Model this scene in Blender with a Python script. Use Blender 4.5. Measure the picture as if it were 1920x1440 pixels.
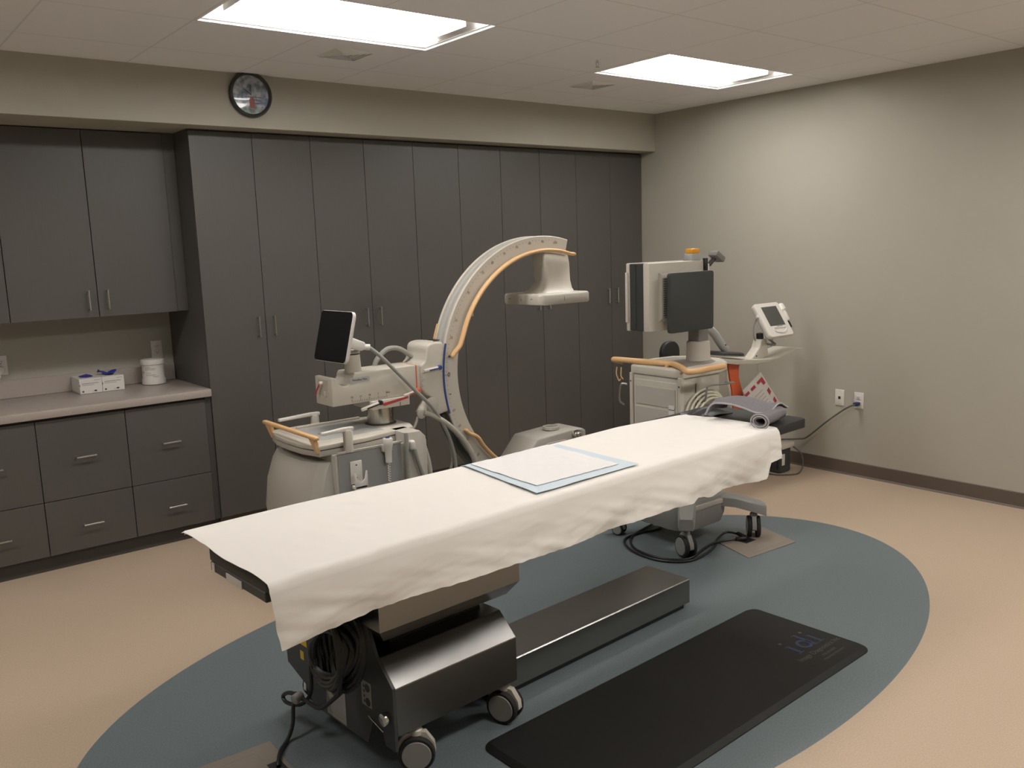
import bpy, bmesh, math, random
from mathutils import Vector, Matrix, noise
random.seed(7)
PI = math.pi
for o in list(bpy.data.objects): bpy.data.objects.remove(o)
SC = bpy.context.scene
COL = SC.collection

# ------------------------------------------------------------ camera, world, exposure
HC = 1.7231
yaw, pitch, roll = 0.67493, -0.15806, -0.03397
fw = Vector((math.sin(yaw)*math.cos(pitch), math.cos(yaw)*math.cos(pitch), math.sin(pitch)))
rt = Vector((math.cos(yaw), -math.sin(yaw), 0)); up = rt.cross(fw)
r2 = math.cos(roll)*rt + math.sin(roll)*up
u2 = -math.sin(roll)*rt + math.cos(roll)*up
cam_d = bpy.data.cameras.new('camera'); cam = bpy.data.objects.new('camera', cam_d); COL.objects.link(cam)
M = Matrix((r2, u2, -fw)).transposed().to_4x4(); M.translation = (0, 0, HC)
cam.matrix_world = M
cam_d.sensor_width = 36; cam_d.lens = 1634.58/1920*36; cam_d.clip_start = 0.05
SC.camera = cam
w = bpy.data.worlds.new('world'); SC.world = w; w.use_nodes = True
w.node_tree.nodes['Background'].inputs[0].default_value = (0.5, 0.48, 0.45, 1)
w.node_tree.nodes['Background'].inputs[1].default_value = 0.05
SC.view_settings.view_transform = 'Standard'; SC.view_settings.look = 'None'
SC.view_settings.gamma = 1; SC.view_settings.use_curve_mapping = False
SC.view_settings.exposure = 0.0
LAMP = 23.0          # strength of the troffer diffusers over the far half of the room
LAMP_NEAR = 33.0      # strength of the two troffers behind the camera
LAMP_COL = (1.0, 0.965, 0.925)

# ------------------------------------------------------------ materials
def mat(name, col, rough=.5, metal=0, spec=.5, noise_amt=0, noise_scale=20, bump=0, bump_scale=200, stretch=None, emit=None, trans=0, coat=0, aniso=0):
    m = bpy.data.materials.new(name); m.use_nodes = True
    nt = m.node_tree; b = nt.nodes['Principled BSDF']
    b.inputs['Base Color'].default_value = (*col, 1); b.inputs['Roughness'].default_value = rough
    b.inputs['Metallic'].default_value = metal; b.inputs['Specular IOR Level'].default_value = spec
    if coat: b.inputs['Coat Weight'].default_value = coat
    if trans: b.inputs['Transmission Weight'].default_value = trans
    if emit:
        b.inputs['Emission Color'].default_value = (*emit[0], 1); b.inputs['Emission Strength'].default_value = emit[1]
    if noise_amt or bump:
        tc = nt.nodes.new('ShaderNodeTexCoord'); mp = nt.nodes.new('ShaderNodeMapping')
        nt.links.new(tc.outputs['Object'], mp.inputs[0])
        if stretch: mp.inputs['Scale'].default_value = stretch
    if noise_amt:
        n = nt.nodes.new('ShaderNodeTexNoise'); n.inputs['Scale'].default_value = noise_scale; n.inputs['Detail'].default_value = 4
        nt.links.new(mp.outputs[0], n.inputs['Vector'])
        r = nt.nodes.new('ShaderNodeMix'); r.data_type = 'RGBA'
        r.inputs[6].default_value = (*[c*(1-noise_amt) for c in col], 1); r.inputs[7].default_value = (*[min(1, c*(1+noise_amt)) for c in col], 1)
        nt.links.new(n.outputs['Fac'], r.inputs[0]); nt.links.new(r.outputs[2], b.inputs['Base Color'])
    if bump:
        n2 = nt.nodes.new('ShaderNodeTexNoise'); n2.inputs['Scale'].default_value = bump_scale; n2.inputs['Detail'].default_value = 3
        nt.links.new(mp.outputs[0], n2.inputs['Vector'])
        bp = nt.nodes.new('ShaderNodeBump'); bp.inputs['Strength'].default_value = bump; bp.inputs['Distance'].default_value = .01
        nt.links.new(n2.outputs['Fac'], bp.inputs['Height']); nt.links.new(bp.outputs[0], b.inputs['Normal'])
    return m

M_wall = mat('wall_paint', (.41, .39, .328), .75, noise_amt=.02, noise_scale=8, bump=.08, bump_scale=250)
M_cab = mat('laminate', (.087, .081, .075), .42, noise_amt=.16, noise_scale=60, stretch=(6, 6, .12))
M_cabin = mat('laminate_edge', (.06, .054, .05), .5)
M_gap = mat('dark_gap', (.012, .011, .01), .8)
M_counter = mat('countertop', (.38, .33, .295), .32, noise_amt=.22, noise_scale=260)
M_steel = mat('handle_steel', (.62, .6, .57), .28, 1)
M_brush = mat('brushed_steel', (.27, .262, .25), .3, 1, noise_amt=.05, noise_scale=40, stretch=(60, 1, 1), bump=.05, bump_scale=60)
M_chrome = mat('chrome', (.75, .73, .7), .16, 1)
M_colm = mat('column_steel', (.50, .48, .44), .22, 1)
M_base = mat('vinyl_base', (.115, .088, .07), .5)
M_white = mat('white_plastic', (.72, .69, .64), .4)
M_cream = mat('cream_plastic', (.56, .525, .455), .42, noise_amt=.02, noise_scale=10)
M_cream2 = mat('cream_body', (.46, .435, .385), .5, noise_amt=.02, noise_scale=10)
M_grey = mat('grey_panel', (.30, .30, .295), .5)
M_lgrey = mat('light_grey', (.42, .43, .42), .45)
M_mgrey = mat('mid_grey', (.20, .20, .19), .5)
M_dgrey = mat('dark_grey', (.05, .053, .055), .5)
M_bplate = mat('charcoal_plate', (.035, .038, .037), .55)
M_black = mat('black_plastic', (.014, .014, .015), .45)
M_screen = mat('black_glass', (.008, .008, .009), .22)
M_rubber = mat('black_rubber', (.017, .016, .016), .8)
M_matm = mat('mat_foam', (.0135, .013, .012), .62, spec=.3, bump=.1, bump_scale=400)
M_wood = mat('tan_handle', (.72, .45, .22), .45)
M_red = mat('red_paint', (.42, .05, .05), .45)
M_ored = mat('orange_red', (.62, .12, .06), .45)
M_blue = mat('blue_paint', (.03, .06, .22), .45)
M_orange = mat('orange_post', (.62, .12, .045), .5)
M_amber = mat('amber_lamp', (.85, .38, .02), .3)
M_yellow = mat('yellow_label', (.6, .42, .03), .5)
M_paper = mat('paper', (.68, .65, .6), .7)
M_label = mat('label_grey', (.3, .29, .27), .6)
M_ink = mat('ink', (.05, .05, .05), .7)
M_inkl = mat('faded_ink', (.26, .23, .19), .7)
M_navy = mat('logo_blue', (.022, .032, .085), .6)
M_matt = mat('mat_print', (.07, .065, .058), .6)
M_hose = mat('cream_hose', (.44, .42, .36), .5)
M_ghose = mat('grey_hose', (.30, .30, .27), .5)
M_cable = mat('cream_cable', (.62, .60, .48), .45)
M_cord = mat('grey_cord', (.09, .085, .075), .6)
M_sheet = mat('sheet_cotton', (.83, .80, .755), .9, spec=.1, bump=.12, bump_scale=900)
M_padb = mat('pad_blue', (.60, .68, .745), .8, spec=.1)
M_padw = mat('pad_white', (.80, .79, .78), .85, spec=.1, bump=.35, bump_scale=45)
M_towel = mat('towel_grey', (.21, .20, .21), .95, spec=.05, noise_amt=.15, noise_scale=90, bump=.4, bump_scale=500)
M_towell = mat('towel_edge', (.38, .37, .38), .95, spec=.05)
M_glove = mat('blue_glove', (.04, .045, .30), .5)
M_vinyl = mat('black_vinyl', (.015, .016, .017), .5)
M_clear = mat('bag_film', (.62, .59, .57), .35, noise_amt=.06, noise_scale=30)
M_stripe = mat('red_print', (.40, .045, .055), .5)
M_bplug = mat('blue_plug', (.02, .03, .12), .4)
M_lens = mat('lamp_diffuser', (.9, .9, .9), .5, emit=(LAMP_COL, LAMP))
M_lens2 = mat('lamp_diffuser_near', (.9, .9, .9), .5, emit=(LAMP_COL, LAMP_NEAR))
M_fix = mat('fixture_white', (.78, .76, .74), .5)
M_vent = mat('vent_paint', (.80, .80, .79), .5)
M_ventd = mat('vent_dark', (.14, .14, .14), .6)
def glass_mat():
    m = bpy.data.materials.new('clock_glass'); m.use_nodes = True; nt = m.node_tree; nt.nodes.remove(nt.nodes['Principled BSDF'])
    o = nt.nodes['Material Output']; a = nt.nodes.new('ShaderNodeBsdfTransparent'); g = nt.nodes.new('ShaderNodeBsdfGlossy'); g.inputs['Roughness'].default_value = .04
    f = nt.nodes.new('ShaderNodeFresnel'); f.inputs[0].default_value = 1.5; x = nt.nodes.new('ShaderNodeMixShader')
    nt.links.new(f.outputs[0], x.inputs[0]); nt.links.new(a.outputs[0], x.inputs[1]); nt.links.new(g.outputs[0], x.inputs[2]); nt.links.new(x.outputs[0], o.inputs[0]); return m
M_clear2 = glass_mat()
M_lcd = mat('lcd_grey', (.075, .078, .07), .3)
M_bgrey = mat('base_grey', (.27, .27, .255), .5)
M_plate = mat('floor_plate', (.235, .20, .165), .4, noise_amt=.06, noise_scale=60)

def floor_mat():
    m = bpy.data.materials.new('sheet_vinyl'); m.use_nodes = True; nt = m.node_tree; L = nt.links.new
    b = nt.nodes['Principled BSDF']; b.inputs['Roughness'].default_value = .42; b.inputs['Specular IOR Level'].default_value = .4
    tc = nt.nodes.new('ShaderNodeTexCoord')
    mp = nt.nodes.new('ShaderNodeMapping'); mp.vector_type = 'TEXTURE'
    mp.inputs['Location'].default_value = (2.517, 2.72, 0); mp.inputs['Scale'].default_value = (2.1015, 1.1926, 1)
    mp.inputs['Rotation'].default_value = (0, 0, -.0151)
    L(tc.outputs['Object'], mp.inputs[0])
    ln = nt.nodes.new('ShaderNodeVectorMath'); ln.operation = 'LENGTH'; L(mp.outputs[0], ln.inputs[0])
    lt = nt.nodes.new('ShaderNodeMath'); lt.operation = 'LESS_THAN'; lt.inputs[1].default_value = 1; L(ln.outputs['Value'], lt.inputs[0])
    def speck(c1, c2, sc):
        n = nt.nodes.new('ShaderNodeTexNoise'); n.inputs['Scale'].default_value = sc; n.inputs['Detail'].default_value = 3
        L(tc.outputs['Object'], n.inputs['Vector'])
        r = nt.nodes.new('ShaderNodeValToRGB'); r.color_ramp.elements[0].position = .35; r.color_ramp.elements[1].position = .65
        r.color_ramp.elements[0].color = (*c1, 1); r.color_ramp.elements[1].color = (*c2, 1); L(n.outputs['Fac'], r.inputs[0]); return r
    be = speck((.445, .345, .25), (.52, .41, .305), 170); bl = speck((.118, .148, .160), (.160, .192, .202), 170)
    mx = nt.nodes.new('ShaderNodeMix'); mx.data_type = 'RGBA'; L(lt.outputs[0], mx.inputs[0]); L(be.outputs[0], mx.inputs[6]); L(bl.outputs[0], mx.inputs[7])
    L(mx.outputs[2], b.inputs['Base Color']); return m
M_floor = floor_mat()

def ceil_mat():
    m = bpy.data.materials.new('acoustic_tile'); m.use_nodes = True; nt = m.node_tree; L = nt.links.new
    b = nt.nodes['Principled BSDF']; b.inputs['Roughness'].default_value = .9; b.inputs['Specular IOR Level'].default_value = .1
    tc = nt.nodes.new('ShaderNodeTexCoord'); sp = nt.nodes.new('ShaderNodeSeparateXYZ'); L(tc.outputs['Object'], sp.inputs[0])
    def seam(o, off, per):
        a = nt.nodes.new('ShaderNodeMath'); a.operation = 'ADD'; a.inputs[1].default_value = -off + per*50; L(o, a.inputs[0])
        f = nt.nodes.new('ShaderNodeMath'); f.operation = 'MODULO'; f.inputs[1].default_value = per; L(a.outputs[0], f.inputs[0])
        c = nt.nodes.new('ShaderNodeMath'); c.operation = 'LESS_THAN'; c.inputs[1].default_value = .009; L(f.outputs[0], c.inputs[0]); return c
    a = seam(sp.outputs[0], 1.497, .6115); c = seam(sp.outputs[1], 3.452, .6115)
    mxx = nt.nodes.new('ShaderNodeMath'); mxx.operation = 'MAXIMUM'; L(a.outputs[0], mxx.inputs[0]); L(c.outputs[0], mxx.inputs[1])
    mx = nt.nodes.new('ShaderNodeMix'); mx.data_type = 'RGBA'; L(mxx.outputs[0], mx.inputs[0])
    mx.inputs[6].default_value = (.90, .90, .92, 1); mx.inputs[7].default_value = (.76, .76, .77, 1)
    L(mx.outputs[2], b.inputs['Base Color']); return m
M_ceil = ceil_mat()

# ------------------------------------------------------------ builders
class B:
    def __init__(s): s.bm = bmesh.new()
    def _bev(s, faces, r, seg=2):
        if r <= 0: return
        ed = set(e for f in faces for e in f.edges)
        bmesh.ops.bevel(s.bm, geom=list(ed), offset=r, segments=seg, affect='EDGES', profile=.5, clamp_overlap=True)
    def box(s, x0, x1, y0, y1, z0, z1, bev=0, seg=2, R=None, C=None):
        r = bmesh.ops.create_cube(s.bm, size=1); vs = r['verts']
        for v in vs: v.co = Vector(((x0+x1)/2+v.co.x*(x1-x0), (y0+y1)/2+v.co.y*(y1-y0), (z0+z1)/2+v.co.z*(z1-z0)))
        if R is not None:
            c = Vector(C) if C else Vector(((x0+x1)/2, (y0+y1)/2, (z0+z1)/2))
            for v in vs: v.co = c + R @ (v.co - c)
        s._bev(set(f for v in vs for f in v.link_faces), bev, seg); return s
    def prism(s, pts, axis, a0, a1, bev=0, seg=2):
        # pts in the two other axes (xyz order), extruded along axis
        def mk(p, a):
            if axis == 'x': return (a, p[0], p[1])
            if axis == 'y': return (p[0], a, p[1])
            return (p[0], p[1], a)
        v0 = [s.bm.verts.new(mk(p, a0)) for p in pts]; v1 = [s.bm.verts.new(mk(p, a1)) for p in pts]
        n = len(pts); fs = [s.bm.faces.new(v0), s.bm.faces.new(v1[::-1])]
        for i in range(n): fs.append(s.bm.faces.new((v0[i], v1[i], v1[(i+1) % n], v0[(i+1) % n])))
        bmesh.ops.recalc_face_normals(s.bm, faces=fs); s._bev(fs, bev, seg); return s
    def loft(s, rings, cap=True, closed=True):
        R = [[s.bm.verts.new(p) for p in r] for r in rings]; fs = []
        n = len(R[0])
        for i in range(len(R)-1):
            for j in range(n if closed else n-1):
                k = (j+1) % n; fs.append(s.bm.faces.new((R[i][j], R[i][k], R[i+1][k], R[i+1][j])))
        if cap: fs += [s.bm.faces.new(R[0][::-1]), s.bm.faces.new(R[-1])]
        bmesh.ops.recalc_face_normals(s.bm, faces=fs); return s
    def tube(s, pts, r, n=10, sub=6, caps=True):
        P = spline(pts, sub) if sub > 1 else [Vector(p) for p in pts]
        rings = []; t = (P[1]-P[0]).normalized(); a = t.orthogonal().normalized()
        for i, p in enumerate(P):
            t2 = (P[min(i+1, len(P)-1)]-P[max(i-1, 0)]).normalized()
            a = (a - t2*a.dot(t2)).normalized(); b_ = t2.cross(a)
            rr = r(i/(len(P)-1)) if callable(r) else r
            rings.append([p + (a*math.cos(2*PI*k/n) + b_*math.sin(2*PI*k/n))*rr for k in range(n)])
        return s.loft(rings, caps)
    def cyl(s, p0, p1, r0, r1=None, n=28, bev=0):
        p0 = Vector(p0); p1 = Vector(p1); r1 = r0 if r1 is None else r1
        t = (p1-p0).normalized(); a = t.orthogonal().normalized(); b_ = t.cross(a)
        L = (p1-p0).length
        prof = [(0, r0), (L, r1)] if not bev else [(0, r0-bev), (bev*.3, r0-bev*.3), (bev, r0), (L-bev, r1), (L-bev*.3, r1-bev*.3), (L, r1-bev)]
        return s.loft([[p0+t*h+(a*math.cos(2*PI*k/n)+b_*math.sin(2*PI*k/n))*r for k in range(n)] for h, r in prof])
    def lathe(s, prof, p0, axis=(0, 0, 1), n=32, cap=True):
        p0 = Vector(p0); t = Vector(axis).normalized(); a = t.orthogonal().normalized(); b_ = t.cross(a)
        return s.loft([[p0+t*h+(a*math.cos(2*PI*k/n)+b_*math.sin(2*PI*k/n))*max(r, 1e-4) for k in range(n)] for r, h in prof], cap)
    def grid(s, f, nu, nv, thick=0):
        V = [[s.bm.verts.new(f(i/nu, j/nv)) for j in range(nv+1)] for i in range(nu+1)]
        fs = [s.bm.faces.new((V[i][j], V[i+1][j], V[i+1][j+1], V[i][j+1])) for i in range(nu) for j in range(nv)]
        bmesh.ops.recalc_face_normals(s.bm, faces=fs)
        if thick: bmesh.ops.solidify(s.bm, geom=fs, thickness=thick)
        return s
    def build(s, name, m, parent=None, world=True, smooth=True, ang=35, xf=None):
        if xf is not None: bmesh.ops.transform(s.bm, matrix=xf, verts=s.bm.verts)
        me = bpy.data.meshes.new(name)
        if parent is not None and world:
            r = parent
            while r.parent: r = r.parent
            bmesh.ops.translate(s.bm, vec=-Vector(r.location), verts=s.bm.verts)
        s.bm.to_mesh(me); s.bm.free()
        if smooth:
            for p in me.polygons: p.use_smooth = True
            me.set_sharp_from_angle(angle=math.radians(ang))
        me.materials.append(m)
        o = bpy.data.objects.new(name, me); COL.objects.link(o)
        if parent is not None: o.parent = parent
        return o
def spline(pts, sub):
    P = [Vector(p) for p in pts]
    if len(P) == 2: return [P[0].lerp(P[1], i/sub) for i in range(sub+1)]
    Q = [P[0]*2-P[1]] + P + [P[-1]*2-P[-2]]; out = []
    for i in range(1, len(Q)-2):
        for k in range(sub):
            t = k/sub; a, b, c, d = Q[i-1], Q[i], Q[i+1], Q[i+2]
            out.append(.5*((2*b)+(c-a)*t+(2*a-5*b+4*c-d)*t*t+(3*b-a-3*c+d)*t**3))
    out.append(P[-1]); return out
def rrect(cx, cy, w_, h_, r, n=5):
    out = []
    for qx, qy, a0 in ((1, 1, 0), (-1, 1, 90), (-1, -1, 180), (1, -1, 270)):
        for k in range(n+1):
            a = math.radians(a0+90*k/n); out.append((cx+qx*(w_/2-r)+r*math.cos(a), cy+qy*(h_/2-r)+r*math.sin(a)))
    return out
def tag(o, label, cat, group=None, kind=None):
    if label: o['label'] = label
    if cat: o['category'] = cat
    if group: o['group'] = group
    if kind: o['kind'] = kind
    return o
def thing(name, label, cat, loc=(0, 0, 0), rz=0, group=None):
    o = bpy.data.objects.new(name, None); COL.objects.link(o); o.empty_display_size = .05
    o.location = loc; o.rotation_euler = (0, 0, rz); return tag(o, label, cat, group)
def struct(name, b, m, **k):
    o = b.build(name, m, **k); o['kind'] = 'structure'; return o
def dup(root, loc, label=None):
    r = root.copy(); COL.objects.link(r); r.location = loc
    if label: r['label'] = label
    def rec(a, b_):
        for ch in list(a.children):
            c = ch.copy(); COL.objects.link(c); c.parent = b_; rec(ch, c)
    rec(root, r); return r
def text(body, size, mtx, m, name, parent, ext=.0002, ax='CENTER', bold=0, world=True, sx=1):
    cu = bpy.data.curves.new('t', 'FONT'); cu.body = body; cu.size = size; cu.extrude = ext; cu.align_x = ax; cu.align_y = 'CENTER'; cu.offset = bold
    o = bpy.data.objects.new('t', cu); COL.objects.link(o)
    dg = bpy.context.evaluated_depsgraph_get(); me = bpy.data.meshes.new_from_object(o.evaluated_get(dg))
    bpy.data.objects.remove(o)
    b = B(); b.bm.from_mesh(me); bpy.data.meshes.remove(me)
    bmesh.ops.transform(b.bm, matrix=mtx @ Matrix.Diagonal((sx, 1, 1, 1)), verts=b.bm.verts)
    return b.build(name, m, parent, world, smooth=False)
def frame(o, x, y):
    x = Vector(x).normalized(); y = Vector(y); y = (y-x*y.dot(x)).normalized(); z = x.cross(y)
    M_ = Matrix((x, y, z)).transposed().to_4x4(); M_.translation = Vector(o); return M_
FRONT = ((1, 0, 0), (0, 0, 1))     # reads from the -Y side
LEFTF = ((0, -1, 0), (0, 0, 1))    # reads from the -X side

# ------------------------------------------------------------ room
H = 2.779; DF = 5.257; DS = 5.103; RX = 5.712; ZT = 2.458; TL = 1.8494; DW = 5.91
XL, YN = -1.6, -1.5
struct('floor', B().box(XL-.1, RX+.1, YN-.1, DW+.1, -.06, 0), M_floor, smooth=False)
LX = [(1.518, 2.738), (3.994, 5.214), (-.958, .262)]; LYF = (3.455, 4.065); LYN = (0.40, 1.01)
def ceiling():
    b = B(); xs = sorted([XL-.1, RX+.1] + [v for p in LX for v in p]); ys = [YN-.1, *LYN, *LYF, DW+.1]
    for i in range(len(xs)-1):
        for j in range(len(ys)-1):
            if (xs[i], xs[i+1]) in LX and (ys[j], ys[j+1]) in (LYN, LYF) and not (xs[i] < 0 and ys[j] < 2): continue
            v = [b.bm.verts.new(p) for p in ((xs[i], ys[j], H), (xs[i], ys[j+1], H), (xs[i+1], ys[j+1], H), (xs[i+1], ys[j], H))]
            b.bm.faces.new(v)
    bmesh.ops.remove_doubles(b.bm, verts=b.bm.verts, dist=1e-5)
    bmesh.ops.solidify(b.bm, geom=b.bm.faces[:], thickness=-.015)
    return b
struct('ceiling', ceiling(), M_ceil, smooth=False)
struct('wall_back', B().box(XL-.1, RX+.1, DW, DW+.1, 0, H), M_wall, smooth=False)
struct('wall_right', B().box(RX, RX+.1, YN-.1, DW, 0, H), M_wall, smooth=False)
struct('wall_left', B().box(XL-.1, XL, YN-.1, DW, 0, H), M_wall, smooth=False)
struct('wall_front', B().box(XL, RX, YN-.1, YN, 0, H), M_wall, smooth=False)
struct('trim_1', B().box(XL, RX, DS, DW, ZT, H, .002, 1), M_wall, smooth=False)          # soffit over the cabinets
bp = [(0, 0), (0, .1), (-.003, .1), (-.006, .096), (-.006, .012), (-.014, .004), (-.016, 0)]
struct('baseboard_right', B().prism([(RX+p[0], p[1]) for p in bp], 'y', YN, DF), M_base, smooth=False)
struct('baseboard_front', B().box(XL, RX, YN, YN+.006, 0, .1), M_base, smooth=False)
struct('baseboard_left', B().box(XL, XL+.006, YN, 5.3, 0, .1), M_base, smooth=False)

# ------------------------------------------------------------ cabinets
def bar_handle(p, axis, L, parent, out=.03):
    # p: centre on the door face, stands off towards -Y
    x, y, z = p; b = B(); d = Vector((0, 0, 1)) if axis == 'z' else Vector((1, 0, 0))
    c = Vector((x, y-out, z)); b.cyl(c-d*L/2, c+d*L/2, .0045, n=10)
    for s in (-1, 1): b.cyl(c+d*s*(L/2-.006), c+d*s*(L/2-.006)+Vector((0, out, 0)), .004, n=8)
    o = b.build('handle', M_steel, parent); o['label'] = 'brushed metal bar handle'; return o
W = .3862
names5 = ['leftmost tall unit, beside the counter end', 'second tall unit, behind the tablet of the x-ray machine', 'third and middle tall unit, behind the x-ray arc',
          'fourth tall unit, behind the x-ray detector plate', 'rightmost tall unit, meeting the right wall']
tallw = []
for k in range(5):
    x0 = TL + 2*k*W; x1 = x0 + 2*W if k < 4 else RX-.004
    t = thing('tall_cabinet', 'dark grey laminate double-door storage cabinet, ' + names5[k], 'cabinet', ((x0+x1)/2, DF+.3, 0), 0, 'tall cabinets along the back wall')
    B().box(x0+.0005, x1-.0005, DF+.02, DW-.002, .0, ZT-.004).build('cabinet_body', M_cabin if k else M_cab, t, smooth=False)
    xm = x0+W
    for a, c, s in ((x0, xm, -1), (xm, x1, 1)):
        d = B().box(a+.0016, c-.0016, DF, DF+.0195, .1, ZT-.012, .001, 1).build('door', M_cab, t, smooth=False)
        bar_handle((xm+s*.052, DF, 1.272), 'z', .125, d)
zc = .919
DU = 5.5067
up_lab = ['dark grey wall cabinet over the counter, the one with both handles showing', 'dark grey wall cabinet cut off by the left edge of the photo']
for k, (x0, x1) in enumerate(((.865, 1.7807), (-.05, .865))):
    t = thing('wall_cabinet', up_lab[k], 'cabinet', ((x0+x1)/2, DU+.2, 1.388), 0, 'wall cabinets over the counter')
    B().box(x0+.0005, x1-.0005, DU+.02, DW-.002, 1.392, ZT-.002).build('cabinet_body', M_cabin, t, smooth=False)
    xm = (x0+x1)/2+.005
    for a, c, s in ((x0, xm, -1), (xm, x1, 1)):
        d = B().box(a+.002, c-.002, DU, DU+.0195, 1.388, ZT-.006, .001, 1).build('door', M_cab, t, smooth=False)
        bar_handle((xm+s*.052, DU, 1.487), 'z', .115, d)
    if k == 0: B().box(x1, TL-.001, DU+.004, DW-.002, 1.39, ZT-.002).build('filler_panel', M_cab, t, smooth=False)
DB = 5.262
bl = ['dark grey two-drawer base cabinet next to the tall cabinets', 'dark grey two-drawer base cabinet under the glove boxes', 'dark grey two-drawer base cabinet at the left edge of the photo', 'dark grey two-drawer base cabinet beyond the left edge']
for k in range(3):
    x1 = 1.812 - k*.466; x0 = x1-.466
    t = thing('drawer_cabinet', bl[k], 'cabinet', ((x0+x1)/2, DB+.3, 0), 0, 'base cabinets under the counter')
    B().box(x0+.0005, x1-.0005, DB+.02, DW-.002, .097, zc-.05).build('cabinet_body', M_cabin, t, smooth=False)
    B().box(x0, x1 if k else TL-.001, DB+.045, DB+.06, 0, .097).build('toe_kick', M_cabin, t, smooth=False)
    for z0, z1, zh in ((.405, zc-.062, .632), (.097, .401, .239)):
        d = B().box(x0+.002, x1-.002, DB, DB+.0195, z0, z1, .001, 1).build('drawer', M_cab, t, smooth=False)
        bar_handle(((x0+x1)/2+.002+(.006 if k == 0 else 0), DB, zh), 'x', .105, d)
    if k == 0: B().box(x1, TL-.001, DB+.006, DB+.03, .097, zc-.05).build('filler_panel', M_cabin, t, smooth=False)
t = thing('countertop', 'grey-brown laminate worktop with backsplash over the drawer cabinets', 'worktop', (1.0, 5.6, zc))
B().box(.0, TL-.002, DF-.022, DW-.002, zc-.045, zc, .004).build('worktop_slab', M_counter, t)
B().box(.0, TL-.002, DW-.022, DW-.002, zc, zc+.108, .002, 1).build('backsplash', M_counter, t)
B().box(TL-.022, TL-.002, DF+.0, DW-.024, zc, zc+.0005).build('side_joint', M_counter, t)

# ------------------------------------------------------------ outlets
def outlet(loc, facing, label, kind='duplex', group=None):
    t = thing('wall_outlet', label, 'outlet', loc, 0 if facing == 'y' else -PI/2, group)
    # local: plate in XZ facing -Y
    B().box(-.035, .035, -.006, 0, -.058, .058, .002).build('cover_plate', M_white, t, False)
    if kind == 'duplex':
        for dz in (.02, -.02):
            f = B().box(-.017, .017, -.009, -.004, dz-.014, dz+.014, .004).build('socket', M_white, t, False)
            b = B()
            for sx in (-.006, .006): b.box(sx-.0012, sx+.0012, -.0095, -.0085, dz-.001, dz+.008)
            b.cyl((0, -.0095, dz-.007), (0, -.0085, dz-.007), .0025, n=10)
            b.build('slots', M_black, f, False, smooth=False)
        B().cyl((0, -.0075, 0), (0, -.005, 0), .003, n=10).build('screw', M_steel, t, False)
    else:
        B().box(-.009, .009, -.0075, -.004, -.011, .009, .001).build('jack', M_black, t, False)
        for dz in (.047, -.047): B().cyl((0, -.0075, dz), (0, -.005, dz), .003, n=10).build('screw', M_steel, t, False)
    return t
outlet((1.748, DW-.001, 1.125), 'y', 'white duplex outlet above the backsplash, behind the wipes tub')
outlet((.848, DW-.001, 1.118), 'y', 'white duplex outlet above the counter at the left edge with a plug in it')
outlet((RX-.001, 3.206, .553), 'x', 'white duplex outlet on the right wall with a blue plug in it')
outlet((RX-.001, 3.355, .558), 'x', 'white single-jack data plate on the right wall beside the duplex outlet', 'jack')
t = thing('power_plug', 'beige round plug adapter in the outlet at the left edge', 'plug', (.835, DW-.012, 1.092))
B().cyl((.835, DW-.008, 1.092), (.835, DW-.05, 1.092), .026, bev=.006).build('plug_body', M_hose, t)
B().tube([(.835, DW-.04, 1.07), (.83, DW-.05, 1.05), (.80, DW-.05, 1.035), (.74, DW-.045, 1.03)], .004).build('lead', M_hose, t)

# ------------------------------------------------------------ things on the counter
def glove_box(x, y, lab, up):
    t = thing('glove_box', lab, 'box', (x, y, zc), 0, 'glove boxes on the counter')
    B().box(-.0635, .0635, 0, .235, .0005, .092, .0015, 1).build('carton', M_white, t, False)
    B().prism([(p[0], p[1]) for p in rrect(0, .12, .055, .13, .027)], 'z', .0915, .0926).build('opening', M_black, t, False)
    b = B(); b.box(-.050, .045, -.0006, 0, .060, .0635); b.box(-.050, .02, -.0006, 0, .051, .0535); b.box(.020, .055, -.0006, 0, .078, .0805)
    b.box(-.0, .035, -.0006, 0, .012, .0135)
    b.build('print', M_inkl, t, False, smooth=False)
    b = B(); b.box(-.052, -.041, -.0006, 0, .010, .019); b.box(.017, .031, -.0006, 0, .010, .019); b.box(-.0635, -.060, -.0006, 0, .045, .058)
    b.build('print_marks', M_ink, t, False, smooth=False)
    b = B()
    if up:
        prof = lambda u, v: (-.05+.10*u, .09+.07*v+.01*math.sin(u*9), .094 + .030*(abs(u-.55)*1.7)*(.6+.4*math.sin(v*PI)) + .006*math.sin(u*14+v*5))
        b.grid(prof, 22, 10, .003)
    else:
        b.grid(lambda u, v: (-.035+.07*u, .07+.07*v, .0935+.012*math.sin(u*PI)*math.sin(v*PI)+.003*math.sin(u*17+v*9)), 16, 10, .002)
    b.build('glove', M_glove, t, False)
    return t
glove_box(1.279, 5.688, 'white carton of blue gloves, left of the pair, glove lying flat in its slot', False)
glove_box(1.408, 5.690, 'white carton of blue gloves, right of the pair, glove sticking up out of it', True)
t = thing('wipes_tub', 'white plastic wipes tub with wide base and lid below the outlet', 'tub', (1.675, 5.775, zc))
B().lathe([(.066, .001), (.072, .004), (.072, .03), (.067, .042), (.066, .125), (.069, .128)], (1.675, 5.775, zc)).build('tub_body', M_white, t)
B().lathe([(.069, .128), (.0715, .130), (.0715, .152), (.070, .158), (.062, .162), (.0, .162)], (1.675, 5.775, zc)).build('lid', M_white, t)
b = B()
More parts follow.
